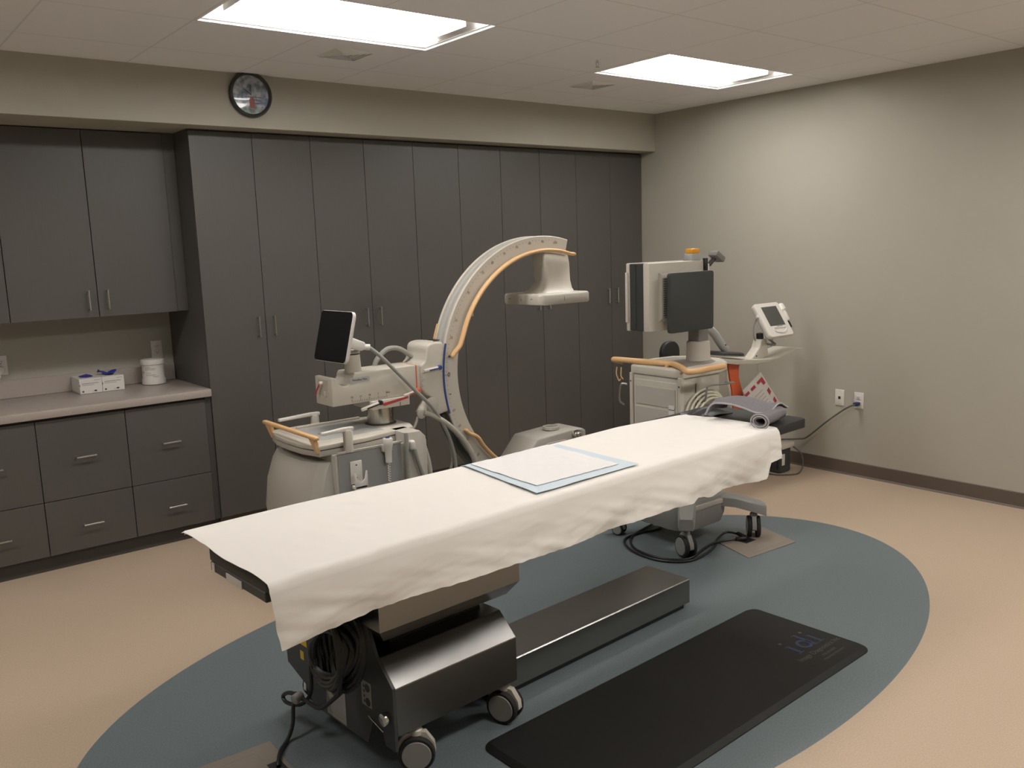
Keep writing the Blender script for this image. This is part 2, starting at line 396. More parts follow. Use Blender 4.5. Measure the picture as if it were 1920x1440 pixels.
for k, (z, a0, a1) in enumerate(((.112, -20, 8), (.104, -22, 35), (.097, -22, 30), (.085, -60, -28), (.08, -60, -28), (.072, -60, -30), (.076, -18, 10), (.066, -18, 35), (.06, -18, 30), (.055, 20, 50), (.05, 20, 50))):
    pts = []
    base = math.radians(-128)
    n = 6; r = .0668
    def P(a, zz): return (1.675+r*math.cos(base+math.radians(a)), 5.775+r*math.sin(base+math.radians(a)), zc+zz)
    for q in range(n):
        aa = a0+(a1-a0)*q/n; ab = a0+(a1-a0)*(q+1)/n
        vs = [b.bm.verts.new(P(aa, z)), b.bm.verts.new(P(ab, z)), b.bm.verts.new(P(ab, z+.0022)), b.bm.verts.new(P(aa, z+.0022))]; b.bm.faces.new(vs)
b.build('label_print', M_inkl, t)

# ------------------------------------------------------------ clock on the soffit
ck = (2.18, DS-.002, 2.646)
t = thing('wall_clock', 'round wall clock with dark rim and sky-and-helicopter dial above the tall cabinets', 'clock', ck)
B().lathe([(.10, 0), (.128, 0), (.131, .012), (.126, .028), (.117, .032), (.112, .026), (.1095, .012), (.1095, .002)], ck, (0, -1, 0), 56, False).build('rim', mat('clock_rim', (.035, .037, .037), .35), t)
def dial_mat():
    m = mat('clock_dial', (.3, .35, .42), .4); nt = m.node_tree; L = nt.links.new; b = nt.nodes['Principled BSDF']
    tc = nt.nodes.new('ShaderNodeTexCoord'); n = nt.nodes.new('ShaderNodeTexNoise'); n.inputs['Scale'].default_value = 28; n.inputs['Detail'].default_value = 5
    L(tc.outputs['Object'], n.inputs['Vector']); r = nt.nodes.new('ShaderNodeValToRGB')
    e = r.color_ramp.elements; e[0].position = .38; e[0].color = (.20, .27, .42, 1); e[1].position = .62; e[1].color = (.75, .78, .82, 1)
    L(n.outputs['Fac'], r.inputs[0])
    sp = nt.nodes.new('ShaderNodeSeparateXYZ'); L(tc.outputs['Object'], sp.inputs[0])
    ad = nt.nodes.new('ShaderNodeMath'); ad.operation = 'MULTIPLY_ADD'; ad.inputs[1].default_value = .04; L(n.outputs['Fac'], ad.inputs[0]); L(sp.outputs[2], ad.inputs[2])
    c = nt.nodes.new('ShaderNodeMath'); c.operation = 'LESS_THAN'; c.inputs[1].default_value = -.045; L(ad.outputs[0], c.inputs[0])
    r2_ = nt.nodes.new('ShaderNodeValToRGB'); e = r2_.color_ramp.elements; e[0].position = .4; e[0].color = (.16, .22, .18, 1); e[1].position = .6; e[1].color = (.55, .6, .58, 1); L(n.outputs['Fac'], r2_.inputs[0])
    mx = nt.nodes.new('ShaderNodeMix'); mx.data_type = 'RGBA'; L(c.outputs[0], mx.inputs[0]); L(r.outputs[0], mx.inputs[6]); L(r2_.outputs[0], mx.inputs[7]); L(mx.outputs[2], b.inputs['Base Color']); return m
dl = B().lathe([(.111, .0105), (.111, .0115), (0, .0115)], ck, (0, -1, 0), 48).build('dial', dial_mat(), t)
hx, hy, hz = ck[0]+.006, ck[1]-.0125, ck[2]-.03
b = B(); b.prism([(hx-.014, hz-.038), (hx-.006, hz-.046), (hx+.008, hz-.046), (hx+.016, hz-.036), (hx+.017, hz), (hx+.008, hz+.014), (hx-.010, hz+.014), (hx-.017, hz)], 'y', hy, hy+.001)
b.build('dial_helicopter', mat('heli_red', (.42, .09, .07), .5), dl)
b = B(); b.box(hx-.045, hx+.055, hy-.0006, hy, hz+.016, hz+.019); b.box(hx+.012, hx+.05, hy-.0006, hy, hz+.000, hz+.003); b.box(hx+.014, hx+.045, hy-.0006, hy, hz-.020, hz-.016)
b.build('dial_rotor', M_black, dl, smooth=False)
b = B(); b.box(ck[0]-.0015, ck[0]+.0015, ck[1]-.018, ck[1]-.0165, ck[2]-.005, ck[2]+.055); b.build('minute_hand', M_black, t, smooth=False)
b = B(); b.prism([(ck[0]-.04, ck[2]+.028), (ck[0]-.038, ck[2]+.031), (ck[0]+.003, ck[2]+.001), (ck[0], ck[2]-.002)], 'y', ck[1]-.0160, ck[1]-.0150); b.build('hour_hand', M_black, t, smooth=False)
B().lathe([(.112, .024), (.112, .0255), (.07, .028), (0, .029)], ck, (0, -1, 0), 48).build('glass', M_clear2, t)

# ------------------------------------------------------------ ceiling fixtures
def troffer(x0, x1, y0, y1, lab, lm):
    t = thing('ceiling_light', lab, 'ceiling light', ((x0+x1)/2, (y0+y1)/2, H), 0, 'recessed ceiling lights')
    b = B(); f = .012
    b.box(x0, x1, y0, y0+f, H-.004, H+.02); b.box(x0, x1, y1-f, y1, H-.004, H+.02); b.box(x0, x0+f, y0+f, y1-f, H-.004, H+.02); b.box(x1-f, x1, y0+f, y1-f, H-.004, H+.02)
    b.build('frame', M_fix, t, smooth=False)
    yc = (y0+y1)/2; hw = (y1-y0)/2-f
    prof = [(-hw, .0)] + [(-hw+.26*hw*s/6+.02*(s/6), .085*math.sin(s/6*PI/2)) for s in range(1, 7)]
    prof = [(p[0], p[1]) for p in prof]; full = prof + [(-p[0], p[1]) for p in prof[::-1]]
    b = B()
    rg = [[(x, yc+p[0], H+.001+p[1]) for p in full] for x in (x0+f, x1-f)]
    b.loft(rg, cap=False, closed=False); bmesh.ops.solidify(b.bm, geom=b.bm.faces[:], thickness=.004)
    b.build('reflector', M_fix, t)
    for xx, s in ((x0+f, 1), (x1-f, -1)):
        b = B(); b.prism([(yc+p[0], H+.001+p[1]) for p in full], 'x', xx, xx+s*.003); b.build('end_plate', M_fix, t, smooth=False)
    a = x0+.07; c = x1-.07; n = 10; w_ = .155
    rg = [[(x, yc+w_*math.cos(PI*k/n), H+.06-.052*math.sin(PI*k/n)) for k in range(n+1)] for x in (a, c)]
    b = B(); b.loft(rg, cap=True); b.build('diffuser', lm, t)
    b = B(); b.box(a-.006, a, yc-w_-.003, yc+w_+.003, H+.004, H+.08, .001, 1); b.box(c, c+.006, yc-w_-.003, yc+w_+.003, H+.004, H+.08, .001, 1); b.build('lamp_bracket', M_fix, t)
    b = B(); b.box(x0+.003, x1-.003, y0+.003, y1-.003, H+.095, H+.1); 
    for q in ((x0+.003, x0+.006, y0+.003, y1-.003), (x1-.006, x1-.003, y0+.003, y1-.003), (x0+.006, x1-.006, y0+.003, y0+.006), (x0+.006, x1-.006, y1-.006, y1-.003)): b.box(*q, H+.021, H+.095)
    b.build('housing', M_fix, t, smooth=False)
troffer(*LX[0], *LYF, 'glowing recessed ceiling light nearer the clock, cut by the top edge of the photo', M_lens)
troffer(*LX[1], *LYF, 'glowing recessed ceiling light nearer the right wall, seen whole', M_lens)
troffer(*LX[0], *LYN, 'recessed ceiling light over the camera position on the left', M_lens2)
troffer(*LX[2], *LYF, 'recessed ceiling light over the counter, beyond the left edge of the photo', M_lens)
troffer(*LX[1], *LYN, 'recessed ceiling light behind the camera on the right', M_lens2)
def vent(x0, x1, y0, y1, lab):
    t = thing('ceiling_vent', lab, 'vent', ((x0+x1)/2, (y0+y1)/2, H), 0, 'ceiling air vents')
    b = B(); b.box(x0+.004, x1-.004, y0+.004, y1-.004, H-.006, H-.001, .001, 1); b.build('face_panel', M_vent, t, smooth=False)
    cx, cy = (x0+x1)/2, (y0+y1)/2-.01
    for k, r in enumerate((.125, .10, .075, .05)):
        b = B(); z = H-.006
        o_ = [(cx-r, cy-r), (cx+r, cy-r), (cx+r, cy+r), (cx-r, cy+r)]; ri = r-.019; i_ = [(cx-ri, cy-ri), (cx+ri, cy-ri), (cx+ri, cy+ri), (cx-ri, cy+ri)]
        b.loft([[(*p, z-.001) for p in o_], [(*p, z-.016) for p in i_], [(*p, z-.013) for p in i_], [(*p, z+.0) for p in o_]], cap=False)
        b.build('louvre', M_vent, t, smooth=False)
    B().box(cx-.128, cx+.128, cy-.128, cy+.128, H-.0068, H-.0061).build('throat', M_ventd, t, smooth=False)
vent(2.112, 2.722, 4.066, 4.664, 'square ceiling vent between the left light and the soffit')
vent(3.975, 4.585, 4.090, 4.676, 'square ceiling vent near the corner, in front of the right light')
t = thing('sprinkler', 'small white ceiling sprinkler beside the right ceiling light', 'sprinkler', (3.741, 3.78, H))
B().lathe([(.038, 0), (.038, -.004), (.02, -.008), (.012, -.009), (0, -.009)], (3.741, 3.78, H-.0005)).build('escutcheon', M_fix, t)
b = B(); b.cyl((3.741, 3.78, H-.008), (3.741, 3.78, H-.03), .006, n=10); b.tube([(3.729, 3.78, H-.025), (3.733, 3.78, H-.045), (3.741, 3.78, H-.052)], .0018, 6, 3); b.tube([(3.753, 3.78, H-.025), (3.749, 3.78, H-.045), (3.741, 3.78, H-.052)], .0018, 6, 3); b.cyl((3.741, 3.78, H-.052), (3.741, 3.78, H-.054), .013, n=14)
b.build('head', M_steel, t)

# ------------------------------------------------------------ anti-fatigue mat with printed logo
mo = (2.46, 2.02, 0); mrz = math.radians(2.0)
t = thing('floor_mat', 'black rounded anti-fatigue mat with a faded blue logo beside the x-ray table', 'mat', mo, mrz)
b = B(); o1 = rrect(0, 0, 1.645, .588, .055, 7); o2 = rrect(0, 0, 1.60, .543, .035, 7)
b.loft([[(*p, .0005) for p in o1], [(*p, .004) for p in o1], [(*p, .017) for p in o2]]); mt = b.build('mat_pad', M_matm, t, False, ang=20)
def on_mat(wx, wy):
    d = Vector((wx-mo[0], wy-mo[1], 0)); d.rotate(Matrix.Rotation(-mrz, 3, 'Z')); return d
TX = Matrix.Translation
def mtext(s, wx, wy, size, m, sx=1, name='logo_text'):
    p = on_mat(wx, wy); return text(s, size, TX((p.x, p.y, .0173)), m, name, t, world=False, sx=sx, ext=.0001)
# "idi" built from serifed strokes
b = B(); z0, z1 = .0170, .0175
def R(x0, x1, y0, y1): b.box(x0, x1, y0, y1, z0, z1)
p = on_mat(3.10, 1.955); ox, oy = p.x, p.y
for sx in (-.078, .078):
    R(ox+sx-.007, ox+sx+.007, oy-.035, oy+.035); R(ox+sx-.02, ox+sx+.02, oy-.038, oy-.033); R(ox+sx-.018, ox+sx, oy+.031, oy+.036)
R(ox+.026, ox+.040, oy-.035, oy+.075); R(ox+.012, ox+.03, oy+.071, oy+.076); R(ox+.03, ox+.052, oy-.038, oy-.033)
ri, ro = .022, .036
for k in range(24):
    a0 = 2*PI*k/24; a1 = 2*PI*(k+1)/24; c = (ox-.003, oy-.001)
    vs = [b.bm.verts.new((c[0]+r*math.cos(a), c[1]+r*math.sin(a), z1)) for r, a in ((ri, a0), (ro, a0), (ro, a1), (ri, a1))]; b.bm.faces.new(vs)
b.build('logo_letters', M_navy, t, False, smooth=False)
b = B()
for sx in (-.078, .078): b.cyl((ox+sx, oy+.068, .0168), (ox+sx, oy+.068, .0175), .008, n=14)
b.build('logo_dots', M_matt, t, False)
mtext('Image Diagnostics Inc', 3.10, 1.884, .036, M_matt, .96)
mtext('(978) 829-0009', 3.11, 1.846, .019, M_matt, .85)
mtext('imagediagnostics.com', 3.11, 1.824, .019, M_matt, .95)

# ------------------------------------------------------------ floor service boxes
def floorbox(pts, lab, hole, lines):
    cx = sum(p[0] for p in pts)/len(pts); cy = sum(p[1] for p in pts)/len(pts)
    t = thing('floor_box', lab, 'floor box', (cx, cy, 0), 0, 'floor service boxes')
    B().prism(pts, 'z', .0003, .004, .0008, 1).build('cover', M_plate, t)
    b = B()
    for (x0, x1, y0, y1) in lines: b.box(x0, x1, y0, y1, .0039, .0043)
    b.build('lid_seam', M_mgrey, t, smooth=False)
    B().box(*hole, .0039, .0048).build('cable_opening', M_black, t, smooth=False)
floorbox([(3.80, 2.745), (4.20, 2.715), (4.285, 2.995), (3.885, 3.015)], 'beige floor service box at the far end of the blue oval, cables plugged in', (3.98, 4.07, 2.89, 2.95),
         [(3.87, 4.16, 2.765, 2.768), (3.88, 4.19, 2.96, 2.963), (3.92, 4.12, 2.80, 2.803)])
floorbox([(.72, 2.44), (1.075, 2.42), (1.09, 2.815), (.74, 2.83)], 'beige floor service box cut by the bottom edge of the photo', (1.02, 1.068, 2.60, 2.68),
         [(.80, 1.02, 2.775, 2.778), (1.02, 1.023, 2.70, 2.778)])

# ============================================================ x-ray imaging table (local frame: x along the table, y towards the cabinets)
TO = (1.31, 2.30, 0); TR = math.radians(3.2)
T = thing('imaging_table', 'stainless steel motorised x-ray table on casters under the white sheet', 'exam table', TO, TR)
TZ = .872
TX0, TX1, TY0, TY1 = -.462, 2.285, -.150, .398
def tb(b, name, m, par=T, **k): return b.build(name, m, par, False, **k)
tb(B().prism([(TX0, TY0+.02), (TX0+.02, TY0), (TX1-.02, TY0), (TX1, TY0+.02), (TX1, TY1-.02), (TX1-.02, TY1), (.25, TY1-.01), (-.1, TY1-.035), (TX0+.04, .265), (TX0, .235)], 'z', TZ-.045, TZ, .006), 'tabletop', M_vinyl)
b = B()
for y, xx in ((TY0+.03, .06), (TY1-.06, .55)): b.box(TX0+xx, TX1-.25, y-.012, y+.012, TZ-.075, TZ-.045, .003, 1)
b.box(TX0+.0, TX0+.03, TY0+.03, .232, TZ-.075, TZ-.045, .003, 1); b.box(TX0+.03, TX0+.055, .205, .228, TZ-.10, TZ-.07)
tb(b, 'side_rail', M_dgrey)
tb(B().box(TX0-.003, TX0+.0, .02, .12, TZ-.075, TZ-.052), 'end_label', M_paper, smooth=False)
tb(B().box(TX0-.003, TX0+.0, .20, .217, TZ-.070, TZ-.045), 'end_label', M_paper, smooth=False)
b = B(); b.box(1.93, 1.955, TY0-.006, TY0, TZ-.04, TZ-.012); tb(b, 'tabletop_clip', M_cream)
# upper carriage box with bevelled underside
X0, X1, Y0, Y1 = -.01, .60, .045, .60
b = B(); zt_ = .80
b.loft([[(x0, y0, z) for x0, y0 in ((X0+d, Y0+d), (X1-d, Y0+d), (X1-d, Y1-d), (X0+d, Y1-d))] for d, z in ((.035, .455), (0, .505), (0, zt_))])
tb(b, 'carriage_cover', M_brush, ang=20)
tb(B().box(.02, 1.9, .02, .35, zt_, TZ-.05, .004, 1), 'float_frame', M_dgrey)
# lift column
b = B()
for k in range(5): b.box(.10+.004*(k % 2), .50-.004*(k % 2), .16, .58, .40+k*.014, .412+k*.014)
tb(b, 'lift_bellows', M_black, smooth=False)
# base cover: chamfered stainless housing with a dark end plate
prof = [(.0, .155), (.0, .322), (.085, .402), (.62, .402), (.715, .322), (.715, .155)]
tb(B().prism(prof, 'x', .006, .535, .002, 1), 'base_cover', M_brush, ang=15)
ep = [(-.002, .108), (.055, .108), (.075, .165), (.125, .168), (.165, .072), (.53, .066), (.585, .13), (.715, .175), (.722, .325), (.62, .42), (.60, .52), (.40, .56), (.14, .53), (.085, .41), (-.002, .328)]
plate = tb(B().prism(ep, 'x', -.006, .006, .0008, 1), 'end_plate', M_dgrey, smooth=False)
tb(B().box(-.0075, -.006, .298, .428, .078, .235), 'plate_label', M_label, plate, smooth=False)
b = B()
for k in range(11): b.box(-.0079, -.0074, .315, .412-.02*(k % 3), .095+k*.011, .0975+k*.011)
tb(b, 'label_print', M_inkl, plate, smooth=False)
tb(B().box(-.0075, -.006, .125, .185, .21, .30), 'plate_label', M_label, plate, smooth=False)
b = B()
for k in (0, 1): b.lathe([(.010, 0), (.015, 0), (.015, .0005), (.010, .0005)], (-.0078, .147, .228+k*.05), (-1, 0, 0), 14)
for k in range(4): b.box(-.0079, -.0074, .165, .172, .22+k*.018, .23+k*.018)
tb(b, 'label_print', M_ink, plate, smooth=False)
tb(B().box(-.0075, -.006, .552, .612, .285, .36), 'warning_label', M_yellow, plate, smooth=False)
tb(B().box(-.0075, -.006, .580, .606, .225, .258), 'warning_label', M_yellow, plate, smooth=False)
kn = tb(B().cyl((-.006, .035, .215), (-.028, .035, .215), .022, bev=.004), 'brake_lever', M_chrome, plate)
tb(B().box(-.03, -.024, .03, .12, .185, .19, .001, 1, Matrix.Rotation(.25, 3, 'X')), 'lever_blade', M_chrome, kn)
tb(B().box(-.035, -.006, .16, .46, .39, .52, .01), 'cord_bracket', M_black, plate)
# long low rail beam
tb(B().prism([(.145, .03), (.145, .142), (.149, .146), (.396, .146), (.40, .142), (.40, .03)], 'x', .535, 1.765), 'floor_beam', M_brush, smooth=False)
tb(B().box(.55, 1.74, .16, .385, .004, .03), 'beam_foot', M_black, smooth=False)
# casters
def caster(cx, cy, r, ax, parent, world=False, fork=M_cream, wheelm=M_rubber, hub=M_label, z_top=.16):
    a = Vector((math.cos(ax), math.sin(ax), 0)); c = Vector((cx, cy, r))
    def bl(b, n, m, p): return b.build(n, m, p, world)
    root = bl(B().lathe([(.012, .0), (.022, .004), (.022, .02), (.012, .03), (.012, z_top-2*r+.0)], (cx, cy, 2*r-.005)), 'caster', fork, parent)
    f = B(); w_ = .012
    prof = [(.0, 2*r+.012), (r*.55, 2*r+.006), (r*.98, r*1.45), (r*1.03, r*.95), (r*.85, r*.8), (0, r*.7), (-r*.85, r*.8), (-r*1.03, r*.95), (-r*.98, r*1.45), (-r*.55, 2*r+.006)]
    d = Vector((-a.y, a.x, 0))
    f.loft([[Vector((cx, cy, 0))+d*p[0]+a*s*w_+Vector((0, 0, p[1])) for p in prof] for s in (-1, 1)])
    bl(f, 'fork', fork, root)
    for s in (-1, 1):
        wh = bl(B().lathe([(r*.5, .0), (r*.93, .0), (r, .006), (r, .016), (r*.93, .023), (r*.80, .023)], c+a*s*(w_+.001), a*s, 36), 'wheel', wheelm, root)
        bl(B().lathe([(r*.5, .0), (r*.80, .002), (r*.80, .023), (r*.77, .026), (0, .0265)], c+a*s*(w_+.001), a*s, 36), 'hub_cap', hub, wh)
    return root
caster(.095, .025, .062, math.radians(-128), T, z_top=.17)
caster(.50, .035, .062, math.radians(-160), T, z_top=.17)
caster(.095, .66, .062, math.radians(-100), T, z_top=.17)
caster(.50, .66, .062, math.radians(-60), T, z_top=.17)
# corrugated conduit
cp = spline([(.58, .30, .62), (.66, .32, .55), (.66, .33, .47), (.56, .34, .41), (.40, .34, .405)], 14)
tb(B().tube(cp, lambda u: .017+.003*math.sin(u*2*PI*34), 10, 2), 'cable_conduit', M_black)
TM = Matrix.Translation(TO) @ Matrix.Rotation(TR, 4, 'Z')

# power cord coiled on the end plate bracket
IT = TM.inverted()
b = B(); rnd = random.Random(3)
pts = []
for k in range(17*12):
    a = 2*PI*k/12; tt = k/12
    ry = .125+.028*math.sin(tt*2.3); rz = .108+.026*math.cos(tt*1.7)
    th_ = .6
    yy = ry*math.cos(a); zz = rz*math.sin(a)
    pts.append((1.205+.032*math.sin(tt*2.1+a*.3)-.0, 2.475+yy*math.cos(th_)+zz*math.sin(th_)*.2, .425-yy*math.sin(th_)*.7+zz*.95+.012*math.sin(tt*3)))
b.tube(pts, .0095, 7, 2); pc0 = b.build('power_cord', M_black, T, False, xf=IT); pc0['label'] = 'thick black coiled power cord'
b = B(); b.tube([(1.21, 2.44, .31), (1.20, 2.50, .255), (1.20, 2.62, .17), (1.20, 2.75, .15), (1.20, 2.86, .13), (1.20, 2.93, .09), (1.20, 2.90, .075), (1.21, 2.80, .105), (1.225, 2.74, .17), (1.24, 2.76, .26)], .0075, 8, 6)
b.build('loose_loop', M_black, pc0, False, xf=IT)
b = B(); b.tube([(1.215, 2.84, .135), (1.19, 2.82, .10), (1.17, 2.79, .05), (1.14, 2.77, .013), (1.09, 2.72, .0115), (1.055, 2.66, .0125), (1.045, 2.64, .008)], .0075, 8, 6)
b.build('lead', M_black, pc0, False, xf=IT)
b = B(); b.cyl((1.205, 2.775, .155), (1.17, 2.765, .150), .018, bev=.004); pc = b.build('strain_relief', M_label, pc0, False, xf=IT)
B().box(1.195, 1.202, 2.44, 2.46, .352, .37).build('tie_tag', M_paper, pc0, False, False, xf=IT)

# ============================================================ sheet over the table
ST = TZ + .006
def lerp_tab(tab, x):
    if x <= tab[0][0]: return tab[0][1]
    for (a, fa), (c, fc) in zip(tab, tab[1:]):
        if x <= c: return fa+(fc-fa)*(x-a)/(c-a)
    return tab[-1][1]
NEAR = [(.85, 2.082), (1.81, 2.150), (3.31, 2.236)]
FAR = [(.84, 2.675), (1.2, 2.70), (2.1, 2.718), (2.845, 2.778), (3.29, 2.745)]
HEM = [(.85, .694), (.92, .698), (1.08, .702), (1.26, .708), (1.52, .704), (1.87, .690), (2.18, .694), (2.52, .694), (2.64, .684), (2.68, .700), (2.76, .682), (2.86, .694), (3.13, .665), (3.20, .668), (3.22, .735), (3.31, .74)]
def sheet(u, v):
    x = .836 + u*2.472
    yn = lerp_tab(NEAR, x); yf = lerp_tab(FAR, x)
    nz = noise.noise(Vector((x*4, v*3, 1)))
    top = .56; hem = lerp_tab(HEM, x)
    # wandering left edge: the far corner sticks out past the table end
    edge = max(0, 1-u*26)
    if v < .14:                     # far overhang
        s = 1-v/.14; d = s*(.17 if x > 1.6 else .012+.158*max(0, (x-.95)/.65)**2)
        y = yf + .012*math.sin(min(s*3, 1)*PI/2) + .015*nz*s; z = ST - d + .004*(s < .2)
        if edge and s > .3: x -= .0
        return Vector((x-.012*edge, y, z))
    if v < .14+top:
        s = (v-.14)/top
        y = yf+(yn-yf)*s
        z = ST + .0022*noise.noise(Vector((x*5, s*4, 7))) + .0016*noise.noise(Vector((x*17, s*9, 3)))
        rr = .018
        dn = (1-s)*(yf-yn); dn = s; dist_n = (1-s)*(yf-yn); dist_f = s*(yf-yn)
        if dist_n < rr: z -= rr - math.sqrt(max(0, rr*rr-(rr-dist_n)**2))
        if dist_f < rr: z -= rr - math.sqrt(max(0, rr*rr-(rr-dist_f)**2))
        z += .004*max(0, noise.noise(Vector((x*2.2+s*1.5, s*3, 11))))
        z -= edge*.004
        if x < .9 and s < .2: z += (.9-x)/.064*(1-s/.2)*.012
        xs = x - .028*edge*(1-s)**3 + edge*.006*math.sin(s*9)
        return Vector((xs, y, z))
    s = (v-.14-top)/(1-.14-top)
    z0 = ST-.018; z = z0+(hem-z0)*s
    f = .028*noise.noise(Vector((x*2.2+s*.7, s*.5, 21)))+.009*noise.noise(Vector((x*4.5+s*1.8, s*.9, 5)))+.0045*noise.noise(Vector((x*9-s*4, s*2.2, 9)))+.0018*noise.noise(Vector((x*24+s*6, s*8, 2)))
    y = yn - .004 - .010*s + f*(1.15*s+.10)*-1 - .018*math.sin(s*PI)*.3
    xx = x + .016*s*max(0, 1-u*9) + .004*noise.noise(Vector((x*5, s*5, 2)))*s
    if x > 3.0: y -= (x-3.0)*.05*s
    return Vector((xx, y, z + .003*noise.noise(Vector((x*30, 0, 0)))*s))
b = B(); b.grid(sheet, 260, 96)
# keep the fabric one layer with a real thickness
bmesh.ops.solidify(b.bm, geom=b.bm.faces[:], thickness=.0012)
sh = b.build('table_sheet', M_sheet, ang=80)
tag(sh, 'white cotton sheet draped over the length of the x-ray table', 'sheet')

def quad(P, n, m, zf, b, th):
    A, Bq, C, D = [Vector((*p, 0)) for p in P]
    b.grid(lambda u, v: (lambda q: Vector((q.x, q.y, zf(q, u, v))))((A*(1-u)+Bq*u)*(1-v)+(D*(1-u)+C*u)*v), n, m, th)
t = thing('absorbent_pad', 'white quilted absorbent pad with light blue border on the sheet', 'pad', (2.12, 2.45, ST))
zq = lambda q, u, v: ST+.0085+.0022*noise.noise(q*9)-.010*max(0, (v-.93)/.07)
b = B(); quad([(1.852, 2.200), (2.381, 2.222), (2.392, 2.724), (1.905, 2.722)], 40, 40, zq, b, .0015); b.build('blue_backing', M_padb, t, ang=80)
b = B(); quad([(1.905, 2.262), (2.318, 2.266), (2.344, 2.706), (1.922, 2.676)], 60, 60, lambda q, u, v: ST+.0125+.0022*noise.noise(q*9)+.0016*noise.noise(q*30), b, .002); b.build('quilted_top', M_padw, t, ang=80)
# grey wrap and roll lying on the bare black end
TE = TM
t = thing('wrap_cloth', 'folded grey wrap with light piping lying on the bare black end of the table', 'cloth', (3.37, 2.5, TZ))
def wrap(u, v):
    # u along the strip (away from camera to towards), v across
    x = 3.235+.19*v + .13*u; y = 2.60-.27*u+.03*v
    z = TZ+.020+.072*math.sin(min(1, u*1.25)*PI*.5+.9)*(1-.35*u)+.020*math.sin(v*PI)+.006*math.sin(v*7+u*4)
    if u < .12: z -= (.12-u)/.12*.045; y -= (.12-u)*.1
    if u > .8: z += (u-.8)*.04
    z = max(z, TZ+.010)
    return Vector((x, y, z))
B().grid(wrap, 30, 20, .008).build('wrap_body', M_towel, t, ang=60)
B().tube([wrap(u/12, 0)+Vector((-.003, -.002, -.003)) for u in range(13)], .0045, 6, 3).build('piping', M_towell, t)
B().tube([wrap(1, v/8)+Vector((0, -.003, -.003)) for v in range(9)], .004, 6, 3).build('piping', M_towell, t)
B().grid(lambda u, v: Vector((3.30+.16*v-.05*u, 2.60+.16*u, TZ+.008+.030*math.sin(u*PI)*math.sin(v*PI)+.004*math.sin(u*13+v*5))), 16, 14, .006).build('black_lining', M_vinyl, t, ang=60)
t = thing('cloth_roll', 'rolled grey wrap lying in front of the folded one at the table end', 'cloth', (3.37, 2.31, TZ))
b = B(); ax = Vector((.235, .06, 0)); ang_ = math.atan2(ax.y, ax.x)
b = B(); n = 46; N = 16; side = Vector((-math.sin(ang_), math.cos(ang_), 0))
def roll(u, v):
    a = u*2*PI*2.3; r = .031-.012*u
    q = Vector((3.245, 2.292, TZ+.034)) + ax*v
    return q + side*math.cos(a)*r*1.25 + Vector((0, 0, math.sin(a)*r + .002*math.sin(v*9)))
b.grid(roll, 70, 10, .0055); b.build('rolled_wrap', M_towel, t, ang=60)
for r_ in (.033, .024):
    B().tube([Vector((3.243, 2.291, TZ+.034))+side*math.cos(a*PI/12)*r_*1.25+Vector((0, 0, math.sin(a*PI/12)*r_)) for a in range(25)], .0035, 6, 2).build('piping', M_towell, t)

# ============================================================ mobile x-ray C-arm
CO = (2.3, 4.08, 0)
C = thing('x_ray_machine', 'cream mobile x-ray machine with a big scaled arc and tan grips behind the table', 'x-ray machine', CO)
cc = (3.472, 1.010); Ro, Ri = .762, .662; Y0, Y1 = 4.0, 4.115
def arc(rin, rout, y0, y1, a0, a1, n=80, prof=None):
    rings = []
    for k in range(n+1):
        a = math.radians(a0+(a1-a0)*k/n); c, s = math.cos(a), math.sin(a)
        P = prof or [(rin, y0), (rout, y0), (rout, y1), (rin, y1)]
        rings.append([(cc[0]+r*c, y, cc[1]+r*s) for r, y in P])
    return B().loft(rings)
# ring section: two outer rims with grey running channels between
pr_ = [(Ri, Y0), (Ro-.004, Y0), (Ro, Y0+.004), (Ro, Y0+.014), (Ro-.004, Y0+.018), (Ro-.018, Y0+.020), (Ro-.018, Y0+.045), (Ro-.004, Y0+.048), (Ro-.004, Y0+.066), (Ro-.018, Y0+.070), (Ro-.018, Y1-.020), (Ro-.004, Y1-.018), (Ro, Y1-.014), (Ro, Y1-.004), (Ro-.004, Y1), (Ri, Y1)]
cring = arc(0, 0, 0, 0, 74.5, 286, 110, pr_).build('arc', M_cream, C, ang=28)
arc(Ro-.030, Ro-.0165, Y0+.0195, Y0+.0455, 75, 285.5).build('running_channel', M_lgrey, cring)
arc(Ro-.030, Ro-.0165, Y0+.0695, Y1-.0195, 75, 285.5).build('running_channel', M_lgrey, cring)
arc(Ro-.008, Ro-.0035, Y0+.0485, Y0+.0655, 75, 285.5).build('centre_rib', M_lgrey, cring)
arc(Ro-.002, Ro+.004, Y1-.012, Y1+.002, 158, 176, 30).build('edge_tape', M_wood, cring)
# degree scale on the near face
b = B()
for d in range(82, 278, 2):
    a = math.radians(d); c, s = math.cos(a), math.sin(a); L = .012 if d % 10 else .02
    if d % 10 == 0: L = .012
    r0 = Ro-.022; wq = .0016
    p = [(r0, -wq), (r0, wq), (r0-L*.55, wq), (r0-L*.55, -wq)]
    vs = [b.bm.verts.new((cc[0]+r*c-q*s, Y0-.0005, cc[1]+r*s+q*c)) for r, q in p]; b.bm.faces.new(vs)
b.build('degree_ticks', M_inkl, cring, smooth=False)
def on_ring(deg, r, txt, size=.022, m=M_ink, rot=0):
    a = math.radians(deg); o = (cc[0]+r*math.cos(a), Y0-.0006, cc[1]+r*math.sin(a)); f = math.radians(rot)
    return text(txt, size, frame(o, (math.cos(f), 0, math.sin(f)), (-math.sin(f), 0, math.cos(f))), m, 'scale_number', cring, bold=.0004)
on_ring(179.5, Ro-.040, '0', .034); on_ring(171.5, Ro-.040, '+', .036); on_ring(188, Ro-.037, '-', .05)
